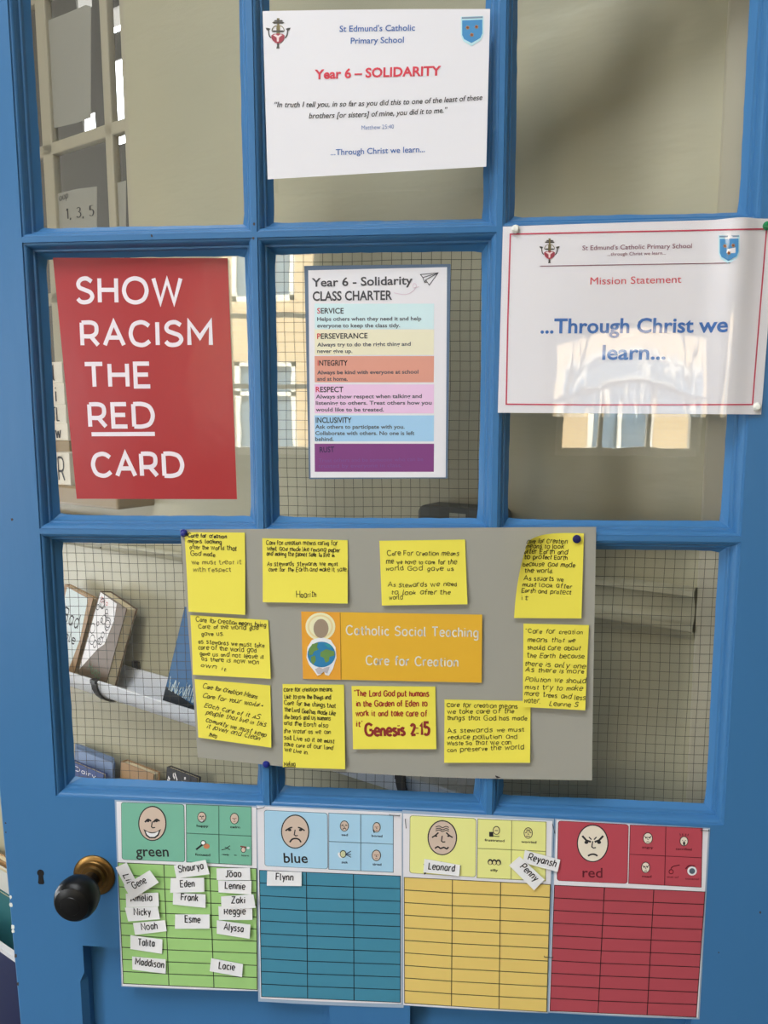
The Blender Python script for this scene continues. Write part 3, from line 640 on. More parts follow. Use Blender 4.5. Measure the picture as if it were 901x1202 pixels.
# --- red poster in the middle left pane
sh = Sheet([(62, 302.5), (267, 303), (278, 586), (90, 585.5)], GD-.0014, lambda a, b: .0012+.002*sin(pi*a)*sin(pi*b))
REDP = M('red_poster_gloss', (154, 20, 28), .42, coat=.35, coat_rough=.18, bump=((14, 14, 8), .4, .004))
red = tag(sh.build('red_poster', REDP), 'red poster with white capitals SHOW RACISM THE RED CARD', 'poster')
o = off(0, 270, 2.816); a = Art(sh); WT = M('white_print', (226, 208, 214), .5)
for t, b_, c in (('SHOW', ((258, 239), (598, 240)), 28), ('RACISM', ((273, 381), (697, 380)), 26.5), ('THE', ((284, 518), (497, 517)), 26.5), ('RED', ((299, 650), (507, 649)), 26), ('CARD', ((310, 812), (604, 812)), 25.5)):
    a.pen(t, o(*b_), c, WT, 5.0, gap=2.6, n=7)
a.line(o((303, 675), (512, 674)), 4.6, WT)
a.build('lettering', red)

# --- class charter on its blue-grey card in the centre pane
sh = Sheet([(357, 312), (528.7, 310), (525, 561.5), (362.5, 562.5)], GD-.0014, lambda a, b: .001)
ch = tag(sh.build('class_charter', M('blue_grey_card', (86, 104, 126), .6)), 'class charter with six coloured stripes mounted on blue-grey card', 'poster')
o = off(310, 280, 3.218)
s2 = Sheet(o((166, 120), (690, 108), (685, 902), (175, 903)), GD-.0018, lambda a, b: .001)
s2.build('charter_sheet', PAPER, ch)['label'] = 'white printed sheet'
a = Art(s2); G3 = M('charcoal_print', (66, 64, 68), .6); LT = M('slate_print', (74, 76, 84), .6)
Yl = lambda y0, y1: o((190, y0), (641, y0), (640, y1), (191, y1))
for (y0, y1), c in zip(((246, 342), (344, 440), (444, 543), (551, 660), (668, 766), (775, 881)), ((194, 216, 220), (230, 212, 184), (206, 144, 126), (222, 182, 210), (152, 190, 228), (118, 56, 116))):
    a.quad(Yl(y0, y1), M('stripe_%d_%d_%d' % c, c, .6), 1, (4, 2))
a.build('stripes', ch)
a = Art(s2); RL = M('initial_red', (190, 40, 56), .6)
a.print_('Year 6 - Solidarity', o((180, 182), (560, 173)), 10.3, G3, .018); a.print_('CLASS CHARTER', o((183, 235), (483, 231)), 11.2, G3, .022)
for t, b_ in (('SERVICE', ((200, 283), (300, 283))), ('PERSEVERANCE', ((200, 379), (390, 377))), ('INTEGRITY', ((202, 480), (315, 480))), ('RESPECT', ((195, 580), (299, 580))), ('INCLUSIVITY', ((195, 696), (330, 696)))):
    a.print_(t, o(*b_), 6.6, INK, .016, first=RL if t != 'INCLUSIVITY' else None)
a.print_('RUST', o((210, 808), (265, 806)), 6.6, M('navy_print', (44, 30, 70), .6), .016)
for t, b_ in (('Helps others when they need it and help', ((200, 311), (593, 309))), ('everyone to keep the class tidy.', ((200, 336), (513, 335))), ('Always try to do the right thing and', ((200, 408), (553, 405))), ('never give up.', ((200, 432), (333, 432))),
              ('Always be kind with everyone at school', ((200, 513), (582, 510))), ('and at home.', ((200, 537), (315, 537))), ('Always show respect when talking and', ((195, 604), (595, 602))), ('listening to others. Treat others how you', ((195, 628), (632, 627))), ('would like to be treated.', ((195, 653), (452, 653))),
              ('Ask others to participate with you.', ((193, 718), (530, 718))), ('Collaborate with others. No one is left', ((193, 742), (567, 742))), ('behind.', ((193, 764), (262, 764)))):
    a.print_(t, o(*b_), 4.6, LT, .02)
FT = M('faint_print', (112, 72, 132), .6)
a.print_('Trust others and be someone who can be', o((205, 845), (600, 840)), 4.6, FT); a.print_('trusted by everyone in class.', o((205, 866), (520, 863)), 4.6, FT)
a.build('lettering', ch)
a = Art(s2); o2 = off(480, 310, 18.02)
a.line(o2((240, 222), (615, 185), (425, 445), (350, 335), (612, 187), (290, 285), (240, 222)), .8, G3); a.line(o2((290, 285), (330, 390), (385, 388)), .8, G3); a.line(o2((350, 335), (332, 388)), .8, G3)
a.line(o((490, 205), (530, 212), (560, 200), (575, 178), (565, 170), (562, 185), (585, 182)), .7, M('pink_line', (206, 184, 196), .6), smooth=True)
a.build('paper_plane_drawing', ch)

# --- laminated mission statement, pinned over the right-hand panes
def lm(a, b): return .0012+.010*math.exp(-((a-.86)/.06)**2)*(.4+.6*(1-b))+.002*sin(2*pi*a*1.5)*b+.0025*sin(pi*a)
sh = Sheet([(590, 266), (911, 256.5), (893, 486.5), (584, 484.5)], -.001, lm)
ms = tag(sh.build('mission_statement', PAPER, n=(40, 20)), 'laminated white Mission Statement sheet with red border, pinned at its corners', 'poster')
o = off(570, 250, 2.722); a = Art(sh); BR = M('border_red', (184, 62, 84), .6)
a.line(o((78, 68), (350, 62), (620, 57), (896, 51), (884, 200), (866, 420), (851, 612), (600, 613), (300, 613), (65, 611), (70, 340), (78, 68)), 1.7, BR)
a.build('border', ms)
a = Art(sh); a.print_("St Edmund's Catholic Primary School", o((308, 119), (657, 112)), 5.6, M('maroon_print', (120, 62, 80), .6), .005); a.print_('...through Christ we learn...', o((388, 137), (574, 133)), 4, M('maroon_print'), .004)
a.print_('Mission Statement', o((333, 229), (624, 223)), 9, M('mission_red', (198, 74, 84), .6), 0); a.print_('...Through Christ we', o((174, 384), (772, 379)), 17.6, M('mission_blue', (60, 104, 166), .6), .022); a.print_('learn...', o((371, 468), (573, 467)), 17.6, M('mission_blue'), .022)
a.line(o((173, 170), (480, 165), (780, 160)), .9, M('maroon_print'))
a.build('lettering', ms)
a = Art(sh); crest(a, (644.6, 280, .0666)); a.build('crest', ms)
a = Art(sh); shield(a, 844.2, 280.5, 22, 26, -.5); a.build('shield', ms)
fs = Sheet([(587, 264), (914, 254), (897, 490), (582, 489)], -.0022, lm)
fs.build('laminate_film', FILM, ms, n=(50, 24), thick=.00015)['label'] = 'clear glossy laminating film'

# --- grey sugar-paper sheet with the care for creation notes
def lb(a, b): return .0008+.0025*sin(3.1*a+.6)**2*b+.006*max(0, b-.7)*max(0, a-.5)*4+.004*max(0, .25-a)*max(0, b-.6)*6
def wb(a, b): return (.0, -.010*max(0, sin(pi*a))*b*b)
sh = Sheet([(211.5, 621.5), (699.5, 618.5), (694.5, 916), (232, 889)], -.0006, lb, wb)
board = tag(sh.build('display_paper', M('grey_sugar_paper', (146, 144, 134), .85, bump=((40, 40, 40), .2, .001)), n=(30, 18)), 'large grey paper sheet holding the yellow notes, pinned over the lower panes', 'display paper')
BS = sh
def note(name, quad, label, lines, colour=PEN, wpx=.72, jit=.9, slant=.05, lift=None, warp=None, cap=5.0, dy=.0012, seed=0, extra=None):
    mid = up(sum(q[0] for q in quad)/4, sum(q[1] for q in quad)/4)
    # lie on the display paper, lower edge standing off a little
    base = Sheet(quad, BS.y)
    def lf(a, b):
        x, z = base.xz(a, b); u, v = BS.uv(x, z)
        return BS.lift(u, v)+dy+(lift(a, b) if lift else .0005+.004*b*b)
    s = Sheet(quad, BS.y, lf, warp)
    ob = tag(s.build(name, YEL, n=(24, 24), thick=.0002), label, 'sticky note', 'yellow notes on the grey display paper')
    a = Art(s)
    for ln in lines:
        t, p0, p1 = ln[:3]; cp = ln[3] if len(ln) > 3 else cap; cl = ln[4] if len(ln) > 4 else colour
        a.pen(t, (p0, p1), cp, cl, ln[5] if len(ln) > 5 else wpx, jit, slant, seed=seed, n=3)
    if extra: extra(a)
    a.build('handwriting', ob)
    return ob
def L(o, *rows): return [(r[0], *o((r[1], r[2]), (r[3], r[4])), *r[5:]) for r in rows]
o = off(210, 610, 8.19)
note('sticky_note', o((50, 120), (632, 125), (635, 915), (92, 885)), 'tall yellow note pinned in the top left corner of the grey paper, writing fading downwards',
     L(o, ('Care for creation', 88, 168, 458, 180, 4.6, INK, .9), ('means looking', 88, 224, 408, 230, 4.6, PEN, .85), ('after the world that', 105, 280, 555, 298, 5), ('God made.', 112, 342, 355, 356, 5), ('we must treat it', 122, 428, 600, 428, 5, FPEN, .8), ('with respect', 140, 497, 500, 500, 5, FPEN, .8)), slant=0)
o = off(200, 600, 3.465)
note('sticky_note', o((373, 110), (720, 118), (720, 376), (375, 370)), 'wide yellow note in the top row signed at the bottom centre',
     L(o, ('Care for creation means caring for', 390, 136, 680, 138), ('what God made like reusing paper', 393, 159, 690, 166), ('and making the planet safe to live in.', 392, 181, 668, 186), ('As stewards stewards we must', 393, 222, 680, 222), ('care for the Earth and make it safe.', 400, 245, 718, 245), ('Haarith', 512, 350, 592, 350, 7)), cap=4.9)
o = off(400, 600, 2.8167)
note('sticky_note', o((127, 98), (410, 94), (418, 308), (135, 312)), 'yellow note in the top row, above the right half of the orange title card',
     L(o, ('Care For creation means', 153, 146, 390, 146), ('me we have to care for the', 150, 173, 383, 175), ('world God gave us', 150, 195, 372, 197), ('As stewards we need', 155, 250, 382, 248), ('to look after the', 168, 275, 362, 275), ('world', 160, 293, 205, 291)), cap=5.3)
o = off(600, 620, 9.01)
note('sticky_note', o((92, 62), (766, 55), (740, 955), (28, 950)), 'tall yellow note with a curled top left corner under a dark blue pin',
     L(o, ('Care for Creation', 160, 165, 590, 165), ('means to look', 150, 218, 555, 218), ('after Earth and', 135, 272, 597, 280), ('to protect Earth', 135, 326, 590, 335), ('because God made', 122, 400, 672, 415), ('the world.', 140, 470, 438, 472), ('As stuarts we', 130, 550, 548, 562), ('must look after', 118, 612, 640, 635), ('Earth and protect', 108, 678, 632, 698), ('it', 108, 755, 180, 755)), cap=4.9,
     lift=lambda a, b: .001+.022*(1-a)**3*(1-b)**2+.003*b, warp=lambda a, b: (.010*(1-a)**3*(1-b)**2, -.009*(1-a)**3*(1-b)**2))
o = off(600, 720, 9.01)
n5 = o((128, 108), (820, 125), (780, 1025), (120, 990))
o6 = off(215, 710, 6.68)
note('sticky_note', o6((55, 80), (665, 120), (685, 580), (75, 548)), 'yellow note in the left column, middle of three',
     L(o6, ('Care for Creation means being', 100, 130, 648, 175), ('Care of the world god', 120, 182, 590, 195), ('gave us.', 145, 240, 318, 240), ('as stewards we must take', 120, 300, 635, 335), ('care of the world god', 120, 345, 572, 372), ('gave us and not leave it', 132, 395, 630, 422), ('as there is now won', 145, 435, 592, 465), ('own it.', 140, 480, 340, 520)), cap=5, slant=0)
note('sticky_note', o6((88, 582), (682, 632), (690, 1120), (118, 1040)), 'yellow note lowest in the left column, with slanting handwriting',
     L(o6, ('Care for Creation Means', 155, 650, 580, 735), ('Care for Your world +', 155, 725, 625, 803), ('Each care of it AS', 165, 800, 605, 900), ('people that live in this', 175, 855, 650, 957), ('comunity we must keep', 178, 915, 650, 1035), ('it lovely and clean', 185, 965, 600, 1060), ('Theo', 200, 1030, 262, 1045)), cap=5.2, slant=.3)
o8 = off(325, 790, 10.01)
note('sticky_note', o8((65, 130), (785, 138), (800, 1130), (68, 1108)), 'tall yellow note at the bottom, left of the red-lettered note',
     L(o8, ('Care for creation means', 82, 215, 648, 212), ('Like to love the things and', 90, 300, 632, 308), ('Care for the things that', 85, 370, 690, 407), ('The Lord God has made Like', 85, 450, 688, 497), ('the bears and us humans', 88, 535, 630, 556), ('and the Earth also', 85, 605, 600, 640), ('the water as we can', 85, 700, 630, 715), ('still Live so it be must', 85, 780, 672, 822), ('take care of our land', 85, 855, 660, 900), ('we Live in.', 85, 915, 365, 955), ('Melisa', 85, 1092, 215, 1090)), cap=4.9,
     extra=lambda a: a.line(o8((82, 1104), (220, 1102)), .8, PEN))
o = off(400, 600, 2.8167); RP = M('dark_red_pen', (150, 46, 30), .6)
note('sticky_note', o((342, 623), (627, 628), (625, 832), (341, 832)), 'wide yellow note lowest at the right, with two short paragraphs',
     L(o, ('Care for creation means', 350, 646, 583, 652), ('we take care of the', 352, 669, 572, 667), ('things that God has made.', 352, 690, 618, 692), ('As stewards we must', 352, 732, 605, 728), ('reduce pollution and', 355, 753, 582, 752), ('waste so that we can', 352, 773, 562, 771), ('can preserve the world', 352, 796, 605, 786)), cap=5.1, jit=.7)
note('sticky_note', o((35, 578), (312, 580), (315, 787), (40, 787)), 'yellow note lettered in dark red with Genesis 2:15',
     L(o, ('"The Lord God put humans', 45, 611, 290, 612), ('in the Garden of Eden to', 52, 645, 285, 645), ('work it and take care of', 50, 676, 285, 678), ("it'", 52, 712, 70, 712), ('Genesis 2:15', 82, 743, 292, 739, 13.2, M('deep_red_marker', (128, 34, 30), .6), 3.0)), colour=RP, cap=6.6, wpx=1.25, jit=.45, slant=0)
o = off(600, 720, 9.01)
note('sticky_note', n5, 'tall yellow note at the right edge with ten lines of writing, below the pinned one',
     L(o, ('"Care for creation', 150, 205, 750, 220), ('means that we', 170, 302, 675, 305), ('should care about', 172, 382, 735, 390), ('the Earth because', 165, 466, 770, 475), ('there is only one', 145, 550, 785, 585), ('As there is more', 145, 615, 765, 637), ('Polution we should', 145, 718, 790, 737), ('must try to make', 145, 797, 755, 817), ('more trees and less', 138, 867, 780, 915), ('water.', 138, 945, 300, 950), ('Leanne S', 400, 975, 710, 990)), cap=5.6, slant=.12, dy=.0024)
# title card
o = off(340, 705, 3.754); q = o((50, 48), (847, 62), (845, 362), (58, 345))
s = Sheet(q, BS.y-.0045)
tc_ = tag(s.build('title_card', M('orange_gloss_card', (212, 164, 44), .5, coat=.15)), 'orange card reading Catholic Social Teaching, Care for Creation, with a globe emblem', 'title card')
a = Art(s); a.pen('Catholic Social Teaching', o((250, 149), (828, 160)), 10.5, WHITEP, 1.5, gap=2.2, n=5); a.pen('Care for Creation', o((337, 281), (740, 290)), 10.3, WHITEP, 1.5, gap=2.2, n=5)
a.line(o((222, 52), (226, 350)), .7, M('card_crease', (150, 110, 30), .6)); a.build('lettering', tc_)
a = Art(s); HA = M('halo_cream', (226, 214, 176), .6); HA2 = M('halo_cream_deep', (214, 198, 146), .6)
a.quad(o((50, 48), (221, 51), (225, 349), (58, 345)), M('emblem_orange', (214, 150, 44), .6), 1)
a.ell(o((135, 114))[0], 17.5, 16.4, HA, 2); a.ell(o((135, 114))[0], 15, 14, HA2, 3); a.ell(o((135, 114))[0], 12.8, 12, HA, 4); a.ell(o((138, 122))[0], 8.8, 11.2, M('head_taupe', (146, 128, 108), .6), 5)
a.poly(o((74, 250), (78, 205), (98, 172), (140, 160), (180, 172), (202, 205), (206, 250), (190, 300), (172, 330), (156, 326), (148, 300), (138, 325), (122, 330), (104, 305), (84, 280)), M('robe_white', (222, 222, 226), .6), 4)
a.ell(o((140, 236))[0], 16.4, 15, M('globe_blue', (38, 116, 160), .6), 6)
GR = M('globe_green', (96, 132, 66), .6); TE = M('globe_teal', (44, 140, 150), .6)
a.poly(o((84, 214), (100, 190), (126, 184), (120, 204), (128, 214), (108, 222), (100, 238), (86, 240)), GR, 7); a.poly(o((94, 246), (112, 240), (116, 262), (104, 280), (94, 266)), GR, 7)
a.poly(o((136, 226), (160, 212), (196, 222), (198, 240), (176, 246), (172, 266), (158, 272), (150, 250), (134, 244)), GR, 7); a.poly(o((150, 188), (176, 190), (190, 208), (168, 204)), TE, 7)
a.poly(o((112, 300), (130, 292), (146, 298), (162, 292), (176, 290), (166, 320), (150, 312), (138, 322), (124, 322)), M('robe_grey', (176, 170, 172), .6), 7)
a.build('emblem', tc_)
tear = Art(BS); tear.poly(off(500, 860, 5.63)((455, 282), (470, 286), (492, 296), (470, 300), (460, 294)), INK, 2); tear.build('tear', board)

# push pins
def pin(u, v, R, name, mt, label, dome=.5, y=-.004):
    x, z = up(u, v, y-.004); b = MB()
    b.lathe([(R*.45, -.002), (R*.5, .0), (R*.95, .0012), (R, .0022), (R*.92, .0034), (R*.6, .0034+R*dome*.5), (.0003, .0034+R*dome*.62)], (x, y, z+ZB), (0, -1, 0), mt, 24)
    tag(b.build(name, base=(x, y, z+ZB)), label, 'push pin', 'pins on the door')
BP = M('blue_plastic', (26, 40, 128), .3, k=1); WPn = M('pearl_plastic', (226, 218, 208), .3); GP = M('green_plastic', (26, 128, 74), .25, k=1)
pin(215, 626, .0052, 'push_pin', BP, 'blue pin at the top left corner of the grey paper', .9, -.0018)
pin(677, 633, .0054, 'push_pin', M('navy_plastic', (22, 26, 92), .4, k=1), 'flat navy pin through the curled yellow note', .2, -.004)
pin(312, 898, .0052, 'push_pin', BP, 'blue pin on the glazing bar under the grey paper', .9, -.0018)
pin(605, 268.5, .0052, 'push_pin', WPn, 'pearl white pin at the top left of the Mission Statement', .8, -.003)
pin(889, 477.5, .0052, 'push_pin', WPn, 'pearl white pin at the bottom right of the Mission Statement', .8, -.003)
pin(901, 264.5, .0052, 'push_pin', GP, 'green pin at the top right corner of the Mission Statement', .9, -.003)

# --- zones of regulation charts
FACE = M('face_beige', (196, 176, 160), .6); FACEL = M('face_pale', (222, 208, 190), .6)
def bil(q, a, b): return tuple((q[0][k]*(1-a)+q[1][k]*a)*(1-b)+(q[3][k]*(1-a)+q[2][k]*a)*b for k in (0, 1))
def rrect(q, r=.05, n=5):
    out = []
    for cx, cy, a0 in ((1-r, r, -90), (1-r, 1-r, 0), (r, 1-r, 90), (r, r, 180)):
        out += [bil(q, cx+r*cos(math.radians(a0+90*i/n)), cy+r*sin(math.radians(a0+90*i/n))) for i in range(n+1)]
    return out
def face(a, c, rx, ry, mood, skin, l=2, ow=1.3, feat=1.0):
    f = lambda *p: [(c[0]+x*rx, c[1]+y*ry) for x, y in p]
    a.ell(c, rx, ry, INK, l, n=36); a.ell(c, rx-ow, ry-ow, skin, l+1, n=36)
    w = max(.55, rx*.075)*feat; l += 2
    a.line(f((0, -.12), (-.06, .18), (.04, .24), (.2, .22)), w, INK, l)
    if mood == 'happy':
        for sx in (-1, 1):
            a.line(f((sx*.3-.22, -.08), (sx*.3, -.24), (sx*.3+.22, -.14)), w*1.6, INK, l, True); a.ell(f((sx*.3, -.14))[0], rx*.1, ry*.06, INK, l, n=10)
        a.poly(f((-.62, .3), (-.3, .46), (0, .5), (.3, .46), (.62, .3), (.45, .68), (.2, .84), (-.2, .84), (-.45, .68)), INK, l); a.poly(f((-.48, .42), (-.2, .53), (0, .55), (.2, .53), (.48, .42), (.36, .62), (.16, .75), (-.16, .75), (-.36, .62)), M('teeth_white', (236, 234, 232), .6), l+1)
    elif mood == 'sad':
        for sx in (-1, 1): a.line(f((sx*.68, -.06), (sx*.42, -.2), (sx*.2, -.26)), w*1.4, INK, l, True); a.ell(f((sx*.38, -.1))[0], rx*.12, ry*.07, INK, l, n=10)
        a.line(f((-.38, .62), (-.2, .44), (.05, .4), (.28, .46), (.42, .62)), w*1.5, INK, l, True)
    elif mood == 'worried':
        for sx in (-1, 1): a.line(f((sx*.7, -.02), (sx*.48, -.14), (sx*.26, -.3)), w*1.3, INK, l, True); a.ell(f((sx*.42, -.1))[0], rx*.09, ry*.05, INK, l, n=10)
        for y in (-.62, -.5, -.4): a.line(f((-.45, y), (-.2, y-.05), (0, y+.04), (.25, y-.03), (.45, y+.03)), w*.8, INK, l, True)
        a.line(f((-.5, .6), (-.3, .5), (-.12, .6), (.1, .54), (.3, .62), (.42, .52)), w*1.4, INK, l, True)
    elif mood == 'angry':
        for sx in (-1, 1): a.line(f((sx*.66, -.4), (sx*.4, -.16), (sx*.12, -.08)), w*1.7, INK, l); a.ell(f((sx*.4, -.06))[0], rx*.13, ry*.09, INK, l, n=10); a.line(f((sx*.24, -.34), (sx*.08, -.2)), w, INK, l)
        a.line(f((-.3, .66), (-.1, .58), (.12, .58), (.3, .66)), w*1.5, INK, l, True)
    elif mood == 'shout':
        for sx in (-1, 1): a.ell(f((sx*.35, -.15))[0], rx*.12, ry*.08, INK, l, n=8)
        a.ell(f((0, .42))[0], rx*.28, ry*.4, INK, l+1, n=12)
    elif mood == 'calm':
        for sx in (-1, 1): a.line(f((sx*.3-.18, -.12), (sx*.3, -.06), (sx*.3+.18, -.12)), w*1.2, M('lid_red', (150, 84, 74), .6), l)
        a.line(f((-.25, .5), (0, .56), (.25, .5)), w*1.2, M('lid_red'), l)
CPOCK = M('laminated_chart_sheet', (216, 214, 220), .45, coat=.5)
def chart(colour, label, outer, emo, word, mid, fc, fr, mood, skin, txt, tb, tcap, grid, cols_, card, cells_c, lam, icons, emo_label):
    s = Sheet(outer, -.0006, lambda a, b: .0009+.0012*sin(pi*a)*b)
    root = empty('feelings_chart', zb((s.xz(.5, 1)[0], -.001, s.xz(.5, 1)[1])))
    tag(root, label, 'chart', 'four feelings charts along the lock rail')
    s.build('chart_sheet', CPOCK, root, n=(12, 12))
    ls = Sheet(lam, -.0003, lambda a, b: .0005+.0012*sin(pi*a)*b); ls.build('laminate_margin', M('laminate_margin', (150, 168, 188), .25, coat=.6), root, n=(12, 8), thick=.0002)
    CM = M('card_%d_%d_%d' % card, card, .5, coat=.2); GM = M('grid_%d_%d_%d' % cells_c, cells_c, .5, coat=.2)
    CB = M('card_border_%d_%d_%d' % card, tuple(int(c*.55) for c in card), .6)
    a = Art(s); a.poly(rrect(emo, .045), CB, 1); e2 = [bil(emo, x, y) for x, y in ((.008, .008), (.992, .008), (.992, .992), (.008, .992))]; a.poly(rrect(e2, .042), CM, 2)
    face(a, fc, *fr, mood, skin, 3); a.print_(txt, tb, tcap, INK if txt != 'red' else M('red_card_ink', (92, 24, 36), .6), .012, layer=3)
    a.build('emotion_card', root)
    for j in range(2):
        for i in range(2):
            us = (0, mid[0], 1); vs_ = (0, mid[1], 1)
            q = [bil(word, us[i], vs_[j]), bil(word, us[i+1], vs_[j]), bil(word, us[i+1], vs_[j+1]), bil(word, us[i], vs_[j+1])]
            a = Art(s); a.quad(q, CM, 1, (3, 3)); a.line(q+[q[0]], .7, CB if txt != 'red' else M('red_card_ink'), 2)
            icons(a, j*2+i, q); a.build('word_card', root)
    a = Art(s); a.quad(grid, GM, 1, (6, 8)); LN = M('grid_line_%d_%d_%d' % cells_c, tuple(int(c*.28) for c in cells_c), .6)
    a.line(list(grid)+[grid[0]], .8, LN, 2)
    for i in range(1, 10): a.line([bil(grid, 0, i/10), bil(grid, .33, i/10+.004), bil(grid, 1, i/10)], .95, LN, 2)
    for t0, t1 in cols_: a.line([bil(grid, t0, 0), bil(grid, (t0+t1)/2, .5), bil(grid, t1, 1)], .95, LN, 2)
    a.build('name_grid', root)
    return s
def cap(a, q, t, y=.80, w=.5, mt=INK, x=.5, c=2.9):
    p0, p1 = bil(q, x-w/2, y), bil(q, x+w/2, y); a.print_(t, (p0, p1), c, mt, .012, layer=3)
def ic_green(a, k, q):
    P = lambda x, y: bil(q, x, y)
    if k == 0: face(a, P(.48, .42), 5.2, 6.4, 'happy', FACE, 3, .8); cap(a, q, 'happy', .76, .36)
    elif k == 1: face(a, P(.48, .42), 5.2, 6.6, 'calm', FACE, 3, .8); cap(a, q, 'calm', .75, .3)
    elif k == 2:
        a.line([P(.3, .55), P(.5, .36)], 2, INK, 3); a.ell(P(.62, .42), 3.6, 3, M('hand_tan', (190, 120, 84), .6), 3); a.ell(P(.52, .3), 3, 3, INK, 4); a.ell(P(.52, .3), 2.2, 2.2, M('lens_white', (232, 232, 228), .6), 5); cap(a, q, 'focused', .76, .46)
    else:
        a.line([P(.08, .52), P(.2, .48), P(.34, .36)], .9, INK, 3); a.line([P(.18, .42), P(.34, .5)], .9, INK, 3); a.ell(P(.75, .48), 3, 3.4, INK, 3); a.ell(P(.75, .48), 2.3, 2.7, FACE, 4); a.line([P(.66, .36), P(.84, .38)], 1.4, M('hair_red', (130, 50, 44), .6), 5); a.ell(P(.9, .4), 1.8, 1.4, M('lens_white'), 5)
        cap(a, q, 'ready', .7, .22, x=.2, c=2.2); cap(a, q, 'to', .7, .08, x=.5, c=2.2); cap(a, q, 'learn', .7, .22, x=.8, c=2.2)
def ic_blue(a, k, q):
    P = lambda x, y: bil(q, x, y); NV = M('navy_ink', (34, 44, 80), .6)
    if k == 0: face(a, P(.49, .43), 5.2, 6.4, 'sad', FACE, 3, .8); cap(a, q, 'sad', .78, .2, NV)
    elif k == 1: face(a, P(.49, .43), 4.6, 6, 'calm', FACE, 3, .8); a.line([P(.42, .62), P(.38, .5)], 1.2, INK, 5); cap(a, q, 'bored', .77, .33, NV)
    elif k == 2:
        a.ell(P(.36, .48), 2.2, 4, M('lens_white'), 3, -.6); a.ell(P(.45, .42), 3.8, 4.4, INK, 4); a.ell(P(.45, .42), 3, 3.6, M('sick_green', (186, 190, 150), .6), 5)
        for y in (.3, .42, .52): a.line([P(.52, .42), P(.7, y)], .8, NV, 6)
        cap(a, q, 'sick', .76, .2, NV)
    else: face(a, P(.48, .42), 5.4, 6.6, 'calm', FACE, 3, .8); cap(a, q, 'tired', .78, .27, NV)
def ic_yellow(a, k, q):
    P = lambda x, y: bil(q, x, y)
    if k == 0: a.poly([P(.34, .42), P(.46, .42), P(.46, .58), P(.34, .58)], INK, 3); a.ell(P(.55, .36), 4.2, 5, INK, 3); a.ell(P(.55, .36), 3.4, 4.2, M('pale_yellow_face', (214, 206, 140), .6), 4); a.line([P(.46, .55), P(.64, .56)], .8, INK, 4); a.line([P(.5, .36), P(.6, .36)], .8, INK, 5); cap(a, q, 'frustrated', .74, .58)
    elif k == 1: face(a, P(.48, .4), 5.2, 6.6, 'worried', M('pale_yellow_face', (214, 206, 140), .6), 3, .8); cap(a, q, 'worried', .74, .44)
    elif k == 2:
        for x in (.38, .5, .62): a.ell(P(x, .44), 3, 3.4, INK, 3); a.ell(P(x, .46), 1.8, 2.2, M('pale_yellow_face', (214, 206, 140), .6), 4)
        cap(a, q, 'silly', .75, .22)
def ic_red(a, k, q):
    P = lambda x, y: bil(q, x, y); RI = M('red_card_ink', (92, 24, 36), .6)
    if k == 0: face(a, P(.5, .42), 5.8, 6.8, 'angry', FACEL, 3, .8); cap(a, q, 'angry', .77, .32, RI)
    elif k == 1: face(a, P(.5, .46), 5, 5.8, 'shout', FACEL, 3, .8); [a.line([P(.5+x, .28-abs(x)*.1), P(.5+x*1.2, .2)], .8, RI, 4) for x in (-.1, -.04, .04, .1)]; cap(a, q, 'terrified', .77, .44, RI)
    elif k == 2: face(a, P(.46, .42), 5.2, 6.6, 'angry', FACEL, 3, .8); cap(a, q, 'mad', .76, .26, RI)
    else:
        a.line([P(.16, .42), P(.22, .34), P(.4, .28)], 1.3, RI, 3, True); a.ell(P(.17, .52), 3, 3, RI, 3); a.ell(P(.17, .52), 2, 2, M('icon_red', (176, 60, 70), .6), 4)
        a.ell(P(.74, .46), 5.6, 5.4, M('lens_white'), 3); a.ell(P(.74, .46), 3.4, 3.4, M('icon_slate', (78, 92, 104), .6), 4); a.line([P(.56, .4), P(.66, .28), P(.82, .3)], 1.6, RI, 4, True)
        cap(a, q, 'out of', .73, .32, RI, .22, 2.5); cap(a, q, 'control', .76, .36, RI, .74, 2.5)
g1 = off(130, 930, 5.006); g2 = off(130, 1000, 5.006)
chart('green', 'green feelings chart covered in white name slips, beside the door knob', [(136.5, 941), (300.5, 948), (302.6, 1163), (143.5, 1157)], g1((60, 57), (432, 70), (437, 410), (65, 395)), g1((443, 70), (826, 85), (828, 428), (445, 408)), (.5, .5), (179, 966.3), (16.6, 20.6), 'happy', FACE, 'green', g1((150, 374), (342, 376)), 12.5,
      g2((42, 62), (855, 97), (860, 808), (75, 772)), ((.332, .34), (.662, .677)), (112, 172, 148), (150, 192, 118), [(134.5, 939), (301, 946), (303, 1163.5), (142.5, 1158)], ic_green, '')
b1 = off(280, 920, 4.095)
chart('blue', 'blue feelings chart holding a single name slip', [(301.5, 946.5), (471.5, 954.5), (471, 1178.5), (305.5, 1172)], b1((122, 125), (428, 140), (430, 410), (125, 395)), b1((433, 140), (743, 152), (743, 425), (433, 410)), (.495, .505), (346.4, 975.8), (16.6, 20), 'sad', FACE, 'blue', b1((218, 378), (333, 379)), 12,
      b1((100, 415), (777, 443), (777, 1050), (110, 1022)), ((.333, .332), (.667, .666)), (158, 196, 232), (62, 128, 152), [(300.5, 945), (473, 952.5), (473.5, 1183), (303, 1175.5)], ic_blue, '')
y1 = off(460, 930, 4.095)
